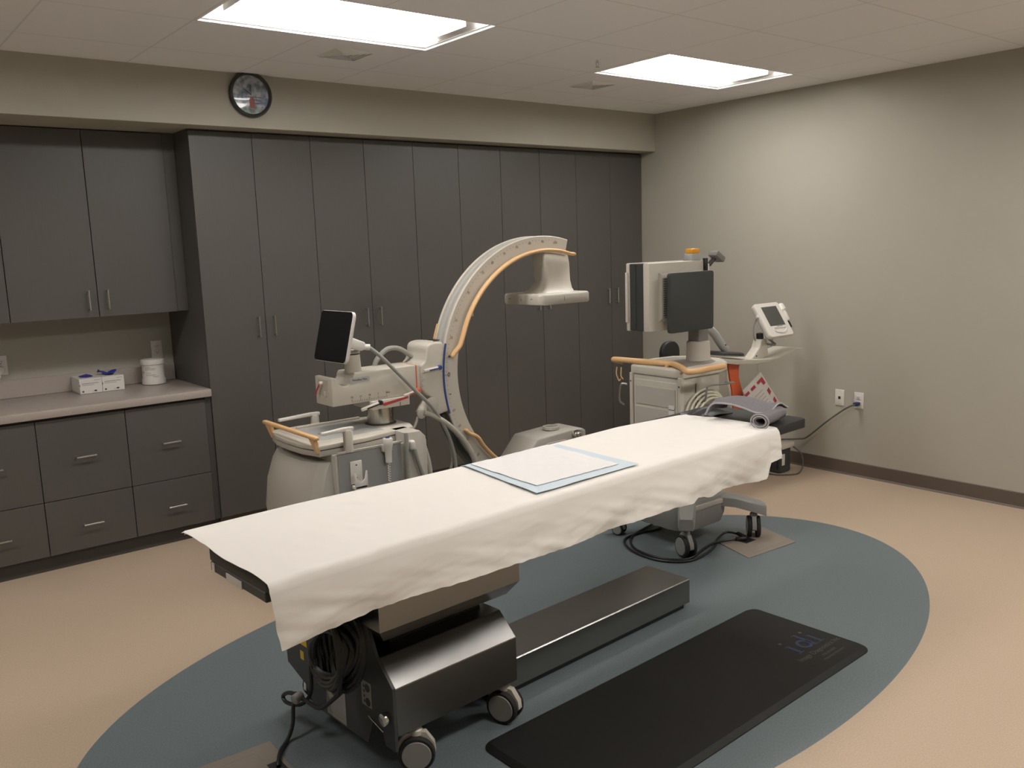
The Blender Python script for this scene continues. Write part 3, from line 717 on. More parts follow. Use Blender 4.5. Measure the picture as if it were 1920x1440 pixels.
for d in (82, 90, 98, 106, 114, 122, 129, 141, 155, 163): 
    on_ring(d, Ro-.036, str(10*int(round((180-d)/10))), .021, M_inkl, d-180+90 if d < 125 else d-180)
for d in (196, 204, 212, 222, 231, 240, 249): on_ring(d, Ro-.036, str(10*int(round((d-180)/10))), .021, M_inkl, d-180)
a = arc(Ro-.036, Ro+.0, Y0-.0008, Y0-.0003, 179.4, 179.55, 1); a.build('zero_line', M_ink, cring, smooth=False)
# tan grips
def grip(name, pts, lab=None):
    rings = []; P = spline(pts, 8); n = len(P)
    for i, p in enumerate(P):
        tq = (P[min(i+1, n-1)]-P[max(i-1, 0)]).normalized(); yv = Vector((0, 1, 0)); nn = tq.cross(yv).normalized(); yy = nn.cross(tq).normalized()
        k = 1 - .3*max(0, 1-i/2) - .3*max(0, 1-(n-1-i)/2)
        rings.append([p + nn*(.0115*math.cos(2*PI*q/10))*k + yy*(.019*math.sin(2*PI*q/10))*k for q in range(10)])
    return B().loft(rings).build(name, M_wood, cring, ang=60)
def pol(d, r, y=3.965): a = math.radians(d); return (cc[0]+r*math.cos(a), y, cc[1]+r*math.sin(a))
g1 = [pol(171.5, Ro-.050, 3.985)] + [pol(169, Ro-.060, 3.975), pol(166, Ro-.078, 3.965)] + [pol(d, Ro-.086) for d in (162, 152, 142, 132, 122, 112, 102, 92, 84, 78, 74)] + [(3.70, 3.963, 1.655)]
grip('grip_rail', g1)
grip('grip_rail', [pol(206.5, Ro-.050, 3.985), pol(209, Ro-.056, 3.975)] + [pol(d, Ro-.083) for d in (213, 220, 230, 240, 250, 262)])
# end cap, detector neck and flat detector
nk = B().loft([[(3.475, 4.005, 1.70), (3.475, 4.11, 1.70), (3.685, 4.11, 1.665), (3.685, 4.005, 1.665)],
               [(3.485, 3.995, 1.60), (3.485, 4.12, 1.60), (3.69, 4.12, 1.60), (3.69, 3.995, 1.60)],
               [(3.495, 3.990, 1.50), (3.495, 4.125, 1.50), (3.69, 4.125, 1.50), (3.69, 3.990, 1.50)],
               [(3.47, 3.975, 1.455), (3.47, 4.14, 1.455), (3.69, 4.14, 1.455), (3.69, 3.975, 1.455)],
               [(3.42, 3.95, 1.428), (3.42, 4.16, 1.428), (3.69, 4.16, 1.428), (3.69, 3.95, 1.428)]])
bmesh.ops.bevel(nk.bm, geom=[e for e in nk.bm.edges if abs(e.verts[0].co.z-e.verts[1].co.z) > .02], offset=.018, segments=4, affect='EDGES', profile=.5)
det = nk.build('detector_neck', M_cream, C, ang=50)
dp = rrect(3.525, 4.035, .412, .355, .035, 6)
b = B(); f = lambda k, z: [(3.525+(p[0]-3.525)*k, 4.035+(p[1]-4.035)*k, z) for p in dp]
b.loft([f(.96, 1.366), f(.99, 1.370), f(1, 1.378), f(1, 1.418), f(.985, 1.427), f(.96, 1.431)]); dt = b.build('flat_detector', M_cream, C, ang=40)
b = B(); b.box(3.508, 3.510, 3.856, 3.8576, 1.385, 1.412); b.build('centre_mark', M_mgrey, dt, smooth=False)
b = B(); b.box(3.3183, 3.3190, 4.13, 4.15, 1.400, 1.404); b.box(3.3183, 3.3190, 4.03, 4.034, 1.39, 1.404); b.box(3.3183, 3.3190, 3.93, 3.945, 1.40, 1.406); b.build('edge_marks', M_mgrey, dt, smooth=False)
# tube housing at the bottom of the arc
hb = B(); pf = [(3.115, .33), (3.19, .415), (3.33, .562), (3.60, .575), (3.70, .571), (3.735, .553), (3.735, .33)]
hb.prism(pf, 'y', 3.93, 4.16, .014, 3); th = hb.build('tube_housing', M_cream2, C, ang=40)
B().box(3.28, 3.66, 3.97, 4.15, .25, .335, .01).build('tube_base', M_cream2, C)
B().lathe([(.045, 0), (.052, .002), (.052, .020), (.046, .022), (.044, .012), (.0, .010)], (3.535, 4.04, .573), n=36).build('collimator_ring', M_cream, th)
B().lathe([(.043, 0), (.043, .0125), (0, .0125)], (3.535, 4.04, .5735), n=32).build('collimator_window', M_mgrey, th)
b = B(); kc = Vector((3.635, 3.905, .540)); b.lathe([(.010, -.03), (.012, -.012), (.026, -.008), (.034, .0), (.034, .012), (.028, .022), (.014, .028), (0, .029)], kc, (0, -.15, 1), 28); b.build('collimator_knob', M_chrome, th)
B().box(3.40, 3.56, 3.925, 3.931, .510, .520).build('status_strip', M_white, th, smooth=False)
# horizontal carriage arm, with a scooped notch in its end
pf = [(2.025, .934), (2.025, 1.082), (2.052, 1.082), (2.055, 1.050)] + [(2.102+.050*math.cos(math.radians(a)), 1.082+.050*math.sin(math.radians(a))) for a in range(222, 361, 23)] + [(2.162, 1.096), (2.56, 1.096), (2.56, .938)]
arm = B().prism(pf, 'y', 4.0, 4.185, .007, 3).build('carriage_arm', M_cream, C, ang=40)
B().box(2.128, 2.245, 3.9985, 4.0, 1.045, 1.072).build('name_plate', M_lgrey, arm, smooth=False)
text('Veradius Neo', .016, frame((2.187, 3.9983, 1.0585), *FRONT), M_ink, 'name_text', arm, bold=.0002)
b = B()
for k in range(21):
    x = 2.135+k*.0104; b.box(x-.0007, x+.0007, 3.9990, 3.9998, .943, .952+(.008 if k % 5 == 0 else 0)+.000)
b.build('centimetre_ticks', M_ink, arm, smooth=False)
for k, s in enumerate(('20', '15', '10', '5', '0cm')): text(s, .014, frame((2.135+k*.052+(.008 if k == 4 else 0), 3.9990, .970), *FRONT), M_ink, 'scale_number', arm)
B().box(2.531, 2.538, 3.9985, 4.0, .940, 1.094).build('red_band', M_ored, arm, smooth=False)
B().box(2.531, 2.538, 4.0, 4.18, 1.0955, 1.0965).build('red_band', M_ored, arm, smooth=False)
# left end: inset plate with small red lever
B().box(2.022, 2.0255, 4.045, 4.15, .985, 1.07, .001, 1).build('end_inset', M_cream2, arm)
lv = B().cyl((2.026, 4.10, 1.05), (2.006, 4.10, 1.05), .010, bev=.002).build('rotation_lever', M_white, arm)
B().tube([(2.008, 4.10, 1.048), (2.004, 4.13, 1.01), (2.003, 4.145, .985)], .0045, 8, 4).build('lever_tip', M_red, lv)
B().box(2.015, 2.0255, 4.065, 4.08, .975, 1.01, .003).build('latch', M_cream, arm)
def crank(x0, x1, z0, z1, m, y=3.99):
    L = B().box(min(x0, x1), max(x0, x1), y-.012, y+.004, -.008+(z0+z1)/2, .008+(z0+z1)/2, .003, 2, Matrix.Rotation(-math.atan2(z1-z0, x1-x0), 3, 'Y')).build('brake_lever', M_white, arm)
    B().cyl((x1, y+.01, z1+.001), (x1, y-.014, z1+.001), .013, bev=.003).build('lever_hub', m, L)
    B().box(min(x0, x1)+.03, max(x0, x1)-.01, y-.0135, y-.0118, -.0045+(z0+z1)/2, .0025+(z0+z1)/2, R=Matrix.Rotation(-math.atan2(z1-z0, x1-x0), 3, 'Y')).build('lever_stripe', m, L, smooth=False)
crank(2.442, 2.536, .938, .956, M_ored); crank(2.579, 2.680, 1.058, 1.066, M_blue); crank(2.17, 2.285, .902, .925, M_black, 3.975)
# gearbox that grips the arc
gp = [(2.56, .955), (2.56, 1.088), (2.590, 1.110), (2.603, 1.150), (2.606, 1.185), (2.622, 1.203), (2.660, 1.210), (2.715, 1.206)]
gp += [(cc[0]+Ro*math.cos(math.radians(a)), cc[1]+Ro*math.sin(math.radians(a))) for a in range(168, 196, 3)] + [(2.66, .80), (2.635, .815), (2.64, .86), (2.625, .90), (2.59, .925)]
gb = B().prism(gp, 'y', 3.990, 4.20, .014, 4).build('arc_gearbox', M_cream, C, ang=50)
arc(Ro-.002, Ro+.008, 3.986, 3.992, 166, 196, 30).build('blue_edge', M_blue, gb)
B().lathe([(.042, 0), (.042, .0035), (.038, .0045), (0, .0045)], (2.62, 3.992, .865), (0, -1, 0), 24).build('pivot_shade_disc', M_cream2, gb)  # flat raised disc; its darker cream paints in the shade of a recess
b = B()
for k, (z, w_) in enumerate(((1.045, .022), (1.035, .008), (1.025, .008), (1.010, .022), (1.0, .008), (.975, .012), (.985, .008))): b.box(2.560, 2.560+w_, 3.9885, 3.9898, z, z+.0012)
b.box(2.695, 2.72, 3.9885, 3.9898, 1.0405, 1.042)
b.build('rotation_ticks', M_ink, gb, smooth=False)
B().box(2.665, 2.715, 4.03, 4.11, 1.205, 1.213).build('top_bracket', M_white, gb); B().box(2.675, 2.714, 4.02, 4.10, 1.213, 1.216).build('bracket_label', M_black, gb, smooth=False)
# arm support, column
sp_ = B().box(2.24, 2.47, 3.975, 4.185, .890, .936, .004).build('arm_slide', M_cream, C)
B().prism([(2.29, .918), (2.46, .938), (2.46, .927), (2.31, .904)], 'y', 3.9715, 3.9765).build('red_stripe', M_red, sp_, smooth=False)
B().box(2.407, 2.410, 3.9735, 3.975, .893, .912).build('index_line', M_black, sp_, smooth=False)
colm = B().cyl((2.352, 4.095, .775), (2.352, 4.095, .895), .073, n=44).build('lift_column', M_colm, C)
b = B()
for k in range(16): b.box(2.366, 2.366+(.014 if k % 5 == 0 else .008), 4.0195, 4.024, .795+k*.006, .7962+k*.006)
b.build('height_ticks', M_ink, colm, smooth=False)
B().lathe([(.085, 0), (.085, .006), (.075, .010), (.0, .010)], (2.352, 4.095, .788), n=40).build('column_seal', M_dgrey, C)
# tilting touch screen on a post
B().lathe([(.045, 1.09), (.043, 1.13), (.041, 1.182), (.040, 1.184)], (2.192, 4.075, 0), n=32).build('screen_post', M_cream, C)
B().lathe([(.040, 1.184), (.040, 1.190)], (2.192, 4.075, 0), n=32).build('post_ring', M_black, C)
B().lathe([(.041, 1.190), (.043, 1.195), (.041, 1.205), (.03, 1.208)], (2.192, 4.075, 0), n=32).build('post_cap', M_cream, C)
sc = Vector((2.055, 4.005, 1.296)); tl = math.radians(15)
nrm = Vector((-math.cos(tl), 0, math.sin(tl))); upv = Vector((math.sin(tl), 0, math.cos(tl))); rtv = Vector((.06, -1, 0)).normalized(); upv = (upv-rtv*upv.dot(rtv)).normalized(); nrm = rtv.cross(upv)
SM = Matrix((rtv, upv, nrm)).transposed().to_4x4(); SM.translation = sc
b = B(); o_ = rrect(0, 0, .305, .262, .022, 6)
b.loft([[(p[0]*.93, p[1]*.93, -.026) for p in o_], [(p[0], p[1], -.016) for p in o_], [(p[0], p[1], -.002) for p in o_], [(p[0]*.99, p[1]*.99, .0) for p in o_]])
scr = b.build('touch_screen', M_white, C, xf=SM, ang=40)
b = B(); b.loft([[(p[0]*.985, p[1]*.985, .0002) for p in o_], [(p[0]*.98, p[1]*.98, .0025) for p in o_]]); b.build('screen_glass', M_screen, scr, xf=SM, ang=30)
b = B(); b.prism([(2.085, 1.262), (2.110, 1.300), (2.225, 1.250), (2.232, 1.215), (2.20, 1.207), (2.155, 1.222), (2.11, 1.238)], 'y', 3.985, 4.045, .006, 3)
b.build('screen_bracket', M_white, C, ang=40)
# moulded hoses
hs = B().cyl((2.225, 4.0, 1.225), (2.252, 3.985, 1.222), .016, bev=.003).build('hose_socket', M_white, C)
B().tube([(2.245, 3.985, 1.222), (2.30, 3.965, 1.17), (2.40, 3.95, 1.062), (2.50, 3.945, .955), (2.60, 3.945, .85), (2.69, 3.955, .70), (2.735, 3.965, .58), (2.75, 3.97, .48)], .0105, 10, 6).build('screen_hose', M_ghose, C)
B().tube([(2.37, 4.165, 1.085), (2.39, 4.16, 1.13), (2.45, 4.155, 1.178), (2.52, 4.15, 1.178), (2.58, 4.14, 1.14), (2.60, 4.13, 1.125)], .014, 10, 6).build('loop_hose', M_ghose, C)
js = B().lathe([(.030, 0), (.026, .03), (.014, .07)], (2.545, 3.99, .83), (.4, 0, .9), 20).build('cable_joint', M_cream, C)
B().lathe([(.026, 0), (.028, .012), (.017, .018)], (2.535, 3.975, .83), (0, -1, 0), 20).build('joint_collar', M_cream2, js)
B().tube([(2.545, 3.962, .835), (2.60, 3.955, .812), (2.70, 3.95, .742), (2.80, 3.95, .635), (2.86, 3.95, .53), (2.88, 3.96, .45)], .0155, 12, 6).build('tube_hose', M_hose, C)
B().tube([(2.53, 3.99, .82), (2.50, 3.99, .76), (2.47, 4.0, .735)], .008, 8, 5).build('thin_lead', M_hose, C)
B().tube([(2.735, 3.99, .62), (2.74, 3.99, .52), (2.70, 4.0, .40)], .008, 8, 5).build('thin_lead', M_hose, C)
arc(Ro+.004, Ro+.030, Y0+.03, Y1-.03, 196, 262, 40).build('cable_guide', M_dgrey, C)
# deck
dk = [(1.838, 3.815), (2.10, 3.822), (2.425, 3.885), (2.46, 3.97), (2.46, 4.21), (2.42, 4.31), (2.10, 4.37), (1.838, 4.37), (1.805, 4.24), (1.797, 4.09), (1.805, 3.94)]
deck = B().prism(dk, 'z', .768, .790, .004, 2).build('deck', M_cream, C, ang=30)
low = B().prism([(x*.985+2.1*.015, y*.985+4.09*.015) for x, y in dk], 'z', .735, .763, .004, 2).build('deck_skirt', M_cream2, C, ang=30)
B().prism([(x*.96+2.1*.04, y*.96+4.09*.04) for x, y in dk], 'z', .76, .769).build('deck_gap', M_dgrey, C, smooth=False)
B().box(1.95, 2.33, 4.285, 4.30, .79, .802, .003).build('deck_lip', M_cream, deck)
B().box(1.90, 2.27, 3.93, 4.27, .790, .7915).build('deck_tray', M_lgrey, deck, smooth=False)
B().box(1.97, 2.10, 4.03, 4.09, .7915, .7925).build('deck_print', M_mgrey, deck, smooth=False)
# push handle
b = B(); b.box(1.808, 1.835, 3.785, 4.405, .826, .845, .007, 3); hd = b.build('push_handle', M_wood, C)
for y, s in ((3.83, 1), (4.345, -1)):
    b = B(); b.loft([[(1.812, y-.012, .835), (1.834, y-.012, .835), (1.834, y+.04, .835), (1.812, y+.04, .835)], [(1.832, y-.012, .755), (1.852, y-.012, .755), (1.852, y+.008, .755), (1.832, y+.008, .755)]]); b.build('handle_bracket', M_wood, hd)
# steering and brake levers
def lever(px, py, hx, z, nm):
    b = B(); b.lathe([(.024, .745), (.024, z-.012), (.019, z)], (px, py, 0), n=20); r_ = b.build(nm, M_cream, C)
    b = B(); b.prism([(px+.028, z-.006), (px+.030, z+.012), (px-.02, z+.014), (hx, z+.006), (hx-.002, z-.009), (px-.05, z-.006)], 'y', py-.013, py+.013, .003, 2); b.build('lever_arm', M_white, r_)
lever(1.985, 3.785, 1.845, .855, 'steering_lever'); lever(2.115, 4.41, 1.905, .830, 'parking_lever')
# body
bd = B()
def ring(z, l, w0, xr=2.36): return [(l, 4.09-w0, z), (l-.035, 4.09-w0*.55, z), (l-.045, 4.09, z), (l-.035, 4.09+w0*.55, z), (l, 4.09+w0, z), (l+.05, 4.09+w0+.03, z), (xr, 4.09+w0+.03, z), (xr, 4.09-w0-.03, z), (l+.05, 4.09-w0-.03, z)]
bd.loft([ring(z, l, w_) for z, l, w_ in ((.16, 1.80, .27), (.40, 1.775, .265), (.55, 1.790, .255), (.66, 1.825, .245), (.70, 1.85, .24))]); body = bd.build('base_body', M_cream2, C, ang=30)
B().box(1.905, 2.44, 3.782, 4.40, .12, .735, .006).build('side_casing', M_cream2, C)
B().box(1.918, 2.282, 3.776, 3.783, .20, .738, .002, 1).build('side_panel', M_grey, C)
B().box(1.915, 2.285, 3.772, 3.783, .740, .752, .002, 1).build('panel_trim', M_cream2, C)
B().prism([(2.30, .12), (2.30, .79), (2.39, .79), (2.425, .755), (2.425, .12)], 'y', 3.765, 3.92, .006, 2).build('front_casing', M_cream2, C, ang=40)
# hand switch holder, pocket and hooks on the side panel
b = B(); b.box(1.980, 2.045, 3.768, 3.776, .58, .695, .003); b.box(1.984, 2.056, 3.738, 3.776, .555, .575, .004)
pk = b.build('switch_pocket', M_white, C)
b = B(); b.prism([(1.984, .64), (1.992, .64), (2.000, .605), (2.02, .590), (2.040, .605), (2.048, .645), (2.056, .645), (2.056, .560), (1.984, .560)], 'y', 3.738, 3.744, .002, 2); b.build('pocket_front', M_white, pk)
b = B(); b.cyl((2.012, 3.7675, .675), (2.012, 3.766, .675), .004, n=10); b.cyl((2.012, 3.7675, .61), (2.012, 3.766, .61), .003, n=10); b.build('pocket_screws', M_black, pk)
hw = B().lathe([(.016, .66), (.018, .73), (.024, .745), (.026, .778), (.022, .785), (.0, .786)], (2.187, 3.75, 0), n=20).build('hand_switch', M_white, C)
B().lathe([(.012, .786), (.012, .789), (0, .789)], (2.187, 3.75, 0), n=16).build('switch_button', M_blue, hw)
B().box(2.160, 2.214, 3.748, 3.778, .715, .752, .006).build('switch_holder', M_cream, C)
hx_ = [(2.187+.006*math.cos(k*1.1), 3.75+.006*math.sin(k*1.1), .66-k*.0022) for k in range(46)]
B().tube(hx_, .0022, 6, 2).build('switch_coil', M_white, hw)
B().tube([(2.292, 3.745, .795), (2.292, 3.742, .75), (2.29, 3.742, .60), (2.295, 3.745, .45)], .0105, 10, 5).build('side_strap', M_ghose, C)
B().box(2.312, 2.345, 3.735, 3.768, .70, .75, .012, 3).build('cable_hook', M_white, C)
B().tube([(2.34, 3.745, .70), (2.36, 3.742, .62), (2.40, 3.745, .50), (2.42, 3.75, .42)], .011, 10, 5).build('foot_lead', M_ghose, C)
B().tube([(2.43, 3.80, .70), (2.455, 3.80, .60), (2.465, 3.80, .50)], .015, 10, 5).build('foot_lead', M_hose, C)
for x, y in ((1.92, 3.84), (1.92, 4.34), (2.75, 3.92), (2.75, 4.24)):
    caster(x, y, .06, 0, C, True, M_cream2, M_rubber, M_cream2, .15)
B().box(2.40, 2.82, 4.19, 4.25, .13, .21, .01).build('base_leg', M_cream2, C); B().box(2.40, 2.82, 3.90, 3.955, .13, .21, .01).build('base_leg', M_cream2, C)

# ============================================================ viewing workstation
V = thing('viewing_station', 'cream wheeled monitor station with tan rail at the far end of the table', 'monitor cart', (3.85, 3.28, 0))
body = B().box(3.665, 3.995, 3.095, 3.46, .24, .965, .006).build('cabinet', M_cream2, V)
B().box(3.655, 3.666, 3.115, 3.44, .26, .94, .002, 1).build('front_frame', M_cream, body)
b = B(); B_ = None
for z0, z1 in ((.80, .905), (.40, .785)): B().box(3.650, 3.656, 3.13, 3.425, z0, z1, .001, 1).build('door_panel', M_cream2, body)
for y in (3.088, 3.448):
    B().box(3.648, 3.680, y, y+.022, .24, .975, .003, 1).build('corner_post', M_cream, body)
    B().cyl((3.648, y+.011, .925), (3.6465, y+.011, .925), .0045, n=10).build('post_screw', M_black, body)
B().box(3.6485, 3.650, 3.135, 3.175, .76, .815).build('rating_label', M_paper, body, smooth=False)
B().box(3.6480, 3.6486, 3.135, 3.175, .788, .792).build('label_line', M_blue, body, smooth=False)
B().box(3.78, 3.784, 3.088, 3.096, .30, .93).build('panel_seam', M_mgrey, body, smooth=False)
dkp = [(3.655, 3.085), (3.98, 3.075), (4.10, 3.12), (4.19, 3.24), (4.20, 3.42), (4.10, 3.53), (3.95, 3.56), (3.80, 3.545), (3.66, 3.47)]
top = B().prism(dkp, 'z', .965, 1.018, .012, 3).build('top_deck', M_cream, V, ang=35)
B().prism([(x*.75+3.92*.25, y*.75+3.32*.25) for x, y in dkp], 'z', 1.0178, 1.0195, 0).build('worn_mat', mat('worn_top', (.30, .27, .23), .5, noise_amt=.3, noise_scale=14), top, smooth=False)
B().tube([(3.73, 3.60, 1.015), (3.69, 3.625, 1.028), (3.675, 3.60, 1.035), (3.69, 3.45, 1.036), (3.712, 3.26, 1.037), (3.712, 3.19, 1.037), (3.62, 3.05, 1.037), (3.545, 2.955, 1.036), (3.575, 2.93, 1.036), (3.70, 2.935, 1.036), (3.81, 2.935, 1.036), (3.838, 2.955, 1.034), (3.835, 3.0, 1.02), (3.83, 3.09, 1.0)], .0165, 12, 6).build('grip_rail', M_wood, V)
B().cyl((3.70, 3.22, 1.037), (3.70, 3.24, 1.012), .010).build('rail_stay', M_wood, V); B().cyl((3.60, 3.02, 1.034), (3.665, 3.10, 1.00), .009).build('rail_stay', M_wood, V); B().cyl((3.70, 3.44, 1.036), (3.71, 3.44, 1.012), .010).build('rail_stay', M_wood, V)
b = B(); b.tube([(3.63, 3.55, 1.0), (3.625, 3.55, .96), (3.635, 3.54, .92), (3.64, 3.53, .93)], .004, 6, 4); b.tube([(3.635, 3.52, 1.0), (3.632, 3.52, .95), (3.64, 3.51, .93)], .004, 6, 4); b.build('hanging_clip', M_wood, V)
b = B(); b.tube([(3.66, 3.50, .90), (3.645, 3.53, .90), (3.64, 3.54, .86), (3.64, 3.54, .80), (3.655, 3.52, .775)], .006, 8, 5); b.build('side_handle', M_steel, V)
# column and display
cl = B().lathe([(.074, 1.018), (.070, 1.04), (.068, 1.125), (.062, 1.13), (.05, 1.132)], (4.045, 3.29, 0), n=32).build('display_column', M_cream, V)
B().box(4.00, 4.09, 3.25, 3.33, 1.13, 1.30, .006).build('column_neck', M_mgrey, cl)
B().box(3.99, 4.10, 3.24, 3.36, 1.28, 1.50, .01).build('display_mount', M_cream2, V)
mon = B().box(3.585, 4.055, 3.255, 3.30, 1.222, 1.600, .008, 2).build('monitor', M_cream, V)
b = B(); b.loft([[(3.66, 3.257, 1.27), (4.03, 3.257, 1.27), (4.03, 3.257, 1.545), (3.66, 3.257, 1.545)], [(3.668, 3.236, 1.29), (4.02, 3.236, 1.29), (4.02, 3.236, 1.535), (3.668, 3.236, 1.535)]]); b.build('rear_bulge', M_cream, mon, ang=20)
b = B()
for k in range(17): b.box(3.680, 3.745, 3.2345, 3.2365, 1.305+k*.0125, 1.3105+k*.0125)
b.build('vent_slots', M_mgrey, mon, smooth=False)
B().box(3.588, 4.05, 3.30, 3.355, 1.225, 1.597, .004, 1).build('monitor_side', M_bplate, mon)
B().box(3.588, 4.05, 3.357, 3.40, 1.225, 1.597, .004, 1).build('monitor_side', M_bplate, mon)
B().box(3.583, 4.055, 3.40, 3.425, 1.222, 1.600, .006).build('bezel', M_cream, mon)
B().box(3.575, 3.585, 3.405, 3.425, 1.27, 1.55, .003).build('bezel_grip', M_cream, mon)
B().box(3.62, 4.02, 3.425, 3.427, 1.26, 1.565).build('display_glass', M_screen, mon, smooth=False)
b = B(); pl = rrect(3.842, 1.378, .375, .330, .018, 5); b.prism(pl, 'y', 3.165, 3.188, .003, 2); b.build('rear_plate', M_bplate, V, ang=30)
B().box(3.90, 4.0, 3.188, 3.26, 1.34, 1.44, .004).build('plate_mount', M_dgrey, V)
lb = B().box(3.965, 4.048, 3.27, 3.33, 1.598, 1.640, .006).build('lamp_box', M_lgrey, V)
B().box(3.972, 4.042, 3.275, 3.325, 1.640, 1.668, .006).build('warning_lamp', M_amber, lb)
B().box(4.050, 4.066, 3.235, 3.262, 1.53, 1.612, .003).build('side_latch', M_black, V)
B().box(4.066, 4.080, 3.235, 3.262, 1.53, 1.580, .004).build('side_clip', M_white, V)
cm = B().cyl((4.09, 3.25, 1.57), (4.14, 3.24, 1.615), .013, bev=.003).build('camera_stem', M_dgrey, V)
B().box(4.10, 4.185, 3.20, 3.265, 1.60, 1.635, .008, 2, Matrix.Rotation(.55, 3, 'Y')).build('camera_head', M_mgrey, cm)
b = B(); o_ = rrect(4.14, 1.015, .16, .17, .07, 7); b.prism(o_, 'y', 3.575, 3.61, .01, 3); ph = b.build('pedal_holder', M_vinyl, V, ang=50); B().tube([(4.14, 3.585, .985), (4.12, 3.54, .975), (4.08, 3.48, .975)], .010, 8, 4).build('holder_stay', M_steel, ph)
# base, legs and casters
b = B(); pf = rrect(3.84, 3.27, .42, .44, .10, 7)
b.loft([[((p[0]-3.84)*k+3.84, (p[1]-3.27)*k+3.27, z) for p in pf] for k, z in ((.70, .085), (.93, .10), (1.0, .15), (1.02, .22), (.99, .262), (.93, .27))]); tub = b.build('base_tub', M_bgrey, V, ang=40)
B().box(3.70, 3.99, 3.04, 3.11, .215, .245, .006).build('tub_lip', M_cream2, tub)
def leg(a, bq, z0, z1, w_):
    a = Vector(a); bq = Vector(bq); d = (bq-a).normalized(); n_ = Vector((-d.y, d.x))
    rings = []
    for tq, zt2 in ((0, z0), (.5, (z0+z1)/2+.012), (.93, z1), (1, z1-.012)):
        p = a+(bq-a)*tq; ww = w_*(1.12-.2*tq if tq < 1 else .8)
        rings.append([(p.x+n_.x*s*ww, p.y+n_.y*s*ww, z) for s, z in ((-1, zt2-.062), (-1, zt2-.012), (-.8, zt2), (.8, zt2), (1, zt2-.012), (1, zt2-.062))])
    bb = B(); bb.loft(rings); return bb.build('base_leg', M_bgrey, V, ang=35)
leg((3.84, 3.20), (3.545, 2.965), .27, .238, .048); leg((3.92, 3.15), (4.17, 2.90), .27, .205, .048); leg((3.80, 3.35), (3.55, 3.56), .20, .125, .03); leg((3.95, 3.35), (4.30, 3.56), .25, .205, .045)
caster(3.585, 3.0, .062, math.radians(162), V, True, M_bgrey, M_rubber, M_bgrey, .20)
caster(4.12, 2.945, .062, math.radians(-48), V, True, M_bgrey, M_rubber, M_bgrey, .17)
caster(3.60, 3.52, .035, math.radians(20), V, True, M_bgrey, M_rubber, M_bgrey, .09)
caster(4.27, 3.54, .06, math.radians(60), V, True, M_bgrey, M_rubber, M_bgrey, .17)
# hook with coiled cream cable on the station side
B().tube([(3.79, 3.09, .83), (3.792, 3.055, .828), (3.795, 3.035, .845), (3.80, 3.03, .90), (3.815, 3.03, .918), (3.90, 3.03, .915), (4.03, 3.03, .908), (4.05, 3.05, .905), (4.05, 3.10, .90)], .0055, 8, 5).build('wire_hook', M_mgrey, V)
t = thing('coiled_cable', 'loops of thick cream cable hanging from the wire hook of the monitor station', 'cable', (3.85, 3.05, .75))
for k in range(4):
    r_ = .155-.016*k; yk = 3.075-.011*k; cx_ = 3.845+.006*k
    B().tube([(cx_+(r_+.02)*math.cos(math.radians(a)), yk, .735+r_*math.sin(math.radians(a))) for a in range(0, 361, 20)], .0068, 8, 3).build('cable_loop', M_cable, t)

# floor cables from the station to the service box
t = thing('floor_cable', 'outer black cable looping over the floor from the monitor station to the far floor box', 'cable', (3.7, 3.1, 0), 0, 'black cables on the floor')
b = B(); b.tube([(3.86, 3.36, .10), (3.875, 3.43, .02), (3.80, 3.40, .0085), (3.68, 3.43, .0075), (3.53, 3.41, .0075), (3.425, 3.25, .0075), (3.42, 3.05, .0075), (3.53, 2.93, .0075), (3.75, 2.955, .0075), (3.93, 3.05, .0075), (4.02, 3.06, .02), (4.04, 2.99, .02), (4.035, 2.93, .012)], .0068, 8, 6); b.build('lead', M_black, t)
B().cyl((4.045, 3.0, .022), (4.035, 2.94, .016), .012, bev=.003).build('connector', M_black, t)
t = thing('floor_cable', 'inner black cable looping over the floor beside the first one to the far floor box', 'cable', (3.7, 3.1, 0), 0, 'black cables on the floor')
b = B(); b.tube([(3.90, 3.38, .10), (3.92, 3.47, .03), (3.85, 3.48, .012), (3.70, 3.45, .0075), (3.57, 3.40, .0075), (3.46, 3.26, .0075), (3.45, 3.07, .0075), (3.55, 2.955, .0075), (3.76, 2.985, .0225), (3.90, 3.0, .010), (4.0, 2.95, .010), (4.02, 2.92, .010)], .0068, 8, 6); b.build('lead', M_black, t)
B().cyl((3.975, 2.96, .014), (4.02, 2.925, .016), .012, bev=.003).build('connector', M_black, t)

# ============================================================ equipment stand with small tilted monitor near the right wall
S = thing('device_stand', 'cream equipment stand with orange post and tilted handheld-style monitor by the right wall', 'equipment stand', (4.9, 3.65, 0))
wd = .10
tr_ = [(4.56, .965), (4.60, .945), (4.80, .915), (5.02, .895), (5.13, .885), (5.24, .895), (5.34, .915), (5.44, .930), (5.52, .922), (5.53, .914), (5.44, .915), (5.34, .898), (5.24, .875), (5.12, .865), (4.95, .868), (4.75, .888), (4.60, .915)]
B().prism(tr_, 'y', 3.54, 3.74, .008, 3).build('tray', M_cream, S, ang=50)
b = B(); o_ = rrect(4.73, 3.64, .33, .19, .085, 7); tl_ = .12
b.loft([[(p[0], p[1], .966-(p[0]-4.58)*tl_) for p in o_], [(p[0], p[1], .982-(p[0]-4.58)*tl_) for p in o_], [(4.73+(p[0]-4.73)*.92, 3.64+(p[1]-3.64)*.92, .990-(p[0]-4.58)*tl_) for p in o_]]); b.build('swivel_plate', M_dgrey, S, ang=40)
h_ = B().tube([(4.705, 3.60, .99), (4.66, 3.60, 1.03), (4.60, 3.60, 1.095), (4.55, 3.60, 1.135), (4.50, 3.60, 1.155)], .027, 14, 4).build('tilt_handle', M_lgrey, S)
B().cyl((4.675, 3.575, 1.025), (4.675, 3.570, 1.025), .005, n=10).build('handle_screw', M_black, h_)
